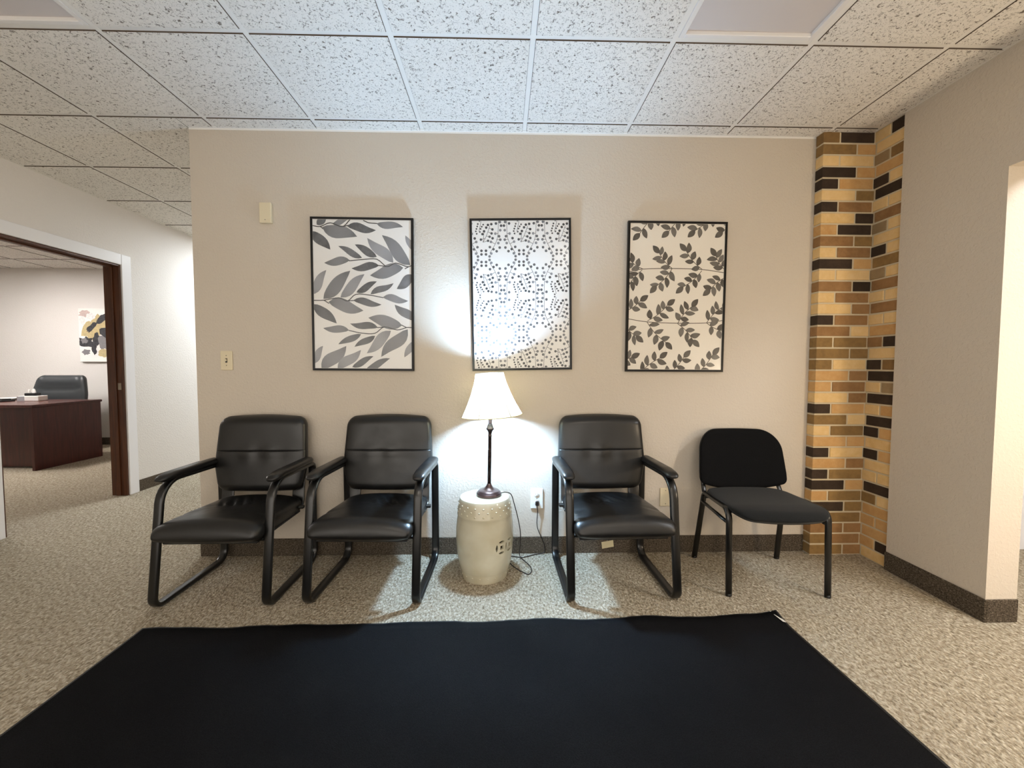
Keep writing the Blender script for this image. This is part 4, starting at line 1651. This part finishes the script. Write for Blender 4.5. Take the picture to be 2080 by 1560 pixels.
obj('folder_flap', boxes('folder_flap', [((-0.16, 0.02, 0.014), (0.10, 0.11, 0.03))], 0.003), 'black_plastic', fo)
pa = empty('paper_stack', (-6.33, 2.80, DT), math.radians(14))
tag(pa, 'loose pile of white papers at the back of the office desk', 'papers')
for k in range(4):
    obj('sheet', boxes('sheet', [((-0.108, -0.14, 0.006 * k), (0.108, 0.14, 0.006 * k + 0.004))]), 'plate_white', pa, (0.01 * k, 0.0, 0), (0, 0, 0.12 * k))
ph = empty('desk_phone', (-6.46, 2.48, DT), math.radians(-5))
tag(ph, 'dark low desk telephone at the left picture edge, on the office desk', 'telephone')
obj('phone_body', loft('phone_body', [[(x, -0.10, z) for x, z in ((-0.1, 0), (0.1, 0), (0.1, 0.02), (-0.1, 0.02))], [(x, 0.10, z) for x, z in ((-0.1, 0), (0.1, 0), (0.1, 0.06), (-0.1, 0.06))]], False), 'black_plastic', ph)
obj('handset', sweep('handset', fillet([(-0.07, -0.09, 0.035), (-0.07, -0.07, 0.06), (-0.07, 0.07, 0.088), (-0.07, 0.09, 0.07)], [0, 0.02, 0.02, 0], seg=4), sup(0.022, 0.012, 12, 3), side=(1, 0, 0)), 'black_plastic', ph)

# abstract canvas on the office wall
pc = empty('canvas_painting', (-5.88, 3.657, 1.616))
tag(pc, 'unframed abstract canvas in black, ochre and white on the office wall', 'painting')
obj('canvas', boxes('canvas', [((-0.29, -0.035, -0.388), (0.29, 0, 0.388))], 0.003), 'canvas', pc)
PP = Print(0.776 / 0.58)
rp = random.Random(8)


def blob(x, y, rx, ry, c, rot=0.0):
    n_ = 16
    pts = []
    for i in range(n_):
        a = 2 * math.pi * i / n_
        k_ = 1 + rp.uniform(-0.28, 0.28)
        px_, py_ = rx * k_ * math.cos(a), ry * k_ * math.sin(a)
        pts.append((x + px_ * math.cos(rot) - py_ * math.sin(rot), y + (px_ * math.sin(rot) + py_ * math.cos(rot)) / PP.asp))
    # fan of triangles keeps ragged outlines valid
    k0 = PP.k
    for i in range(n_):
        PP.poly([(x, y), pts[i], pts[(i + 1) % n_]], [c] * 3)
        PP.k = k0
    PP.k += 1


ochre, dark, grey_, wht, pink = lin(196, 178, 130)[:3], lin(44, 44, 46)[:3], lin(130, 128, 128)[:3], lin(236, 234, 230)[:3], lin(206, 184, 176)[:3]
blob(0.45, 0.35, 0.42, 0.26, ochre, -0.5)
blob(0.16, 0.10, 0.14, 0.09, pink)
blob(0.30, 0.16, 0.10, 0.10, wht)
blob(0.10, 0.22, 0.08, 0.10, wht)
blob(0.33, 0.34, 0.20, 0.06, dark, -0.75)
blob(0.56, 0.20, 0.16, 0.09, dark, -0.7)
blob(0.17, 0.64, 0.19, 0.14, dark)
blob(0.12, 0.60, 0.08, 0.07, grey_)
blob(0.42, 0.58, 0.10, 0.17, dark, 0.3)
blob(0.36, 0.76, 0.06, 0.14, dark)
blob(0.62, 0.62, 0.14, 0.18, grey_)
blob(0.70, 0.45, 0.18, 0.12, dark, 0.4)
blob(0.16, 0.82, 0.10, 0.07, grey_)
blob(0.60, 0.84, 0.14, 0.09, ochre)
PP.build('paint', 0.58, 0.776, 'ink_dot', pc, -0.0353)
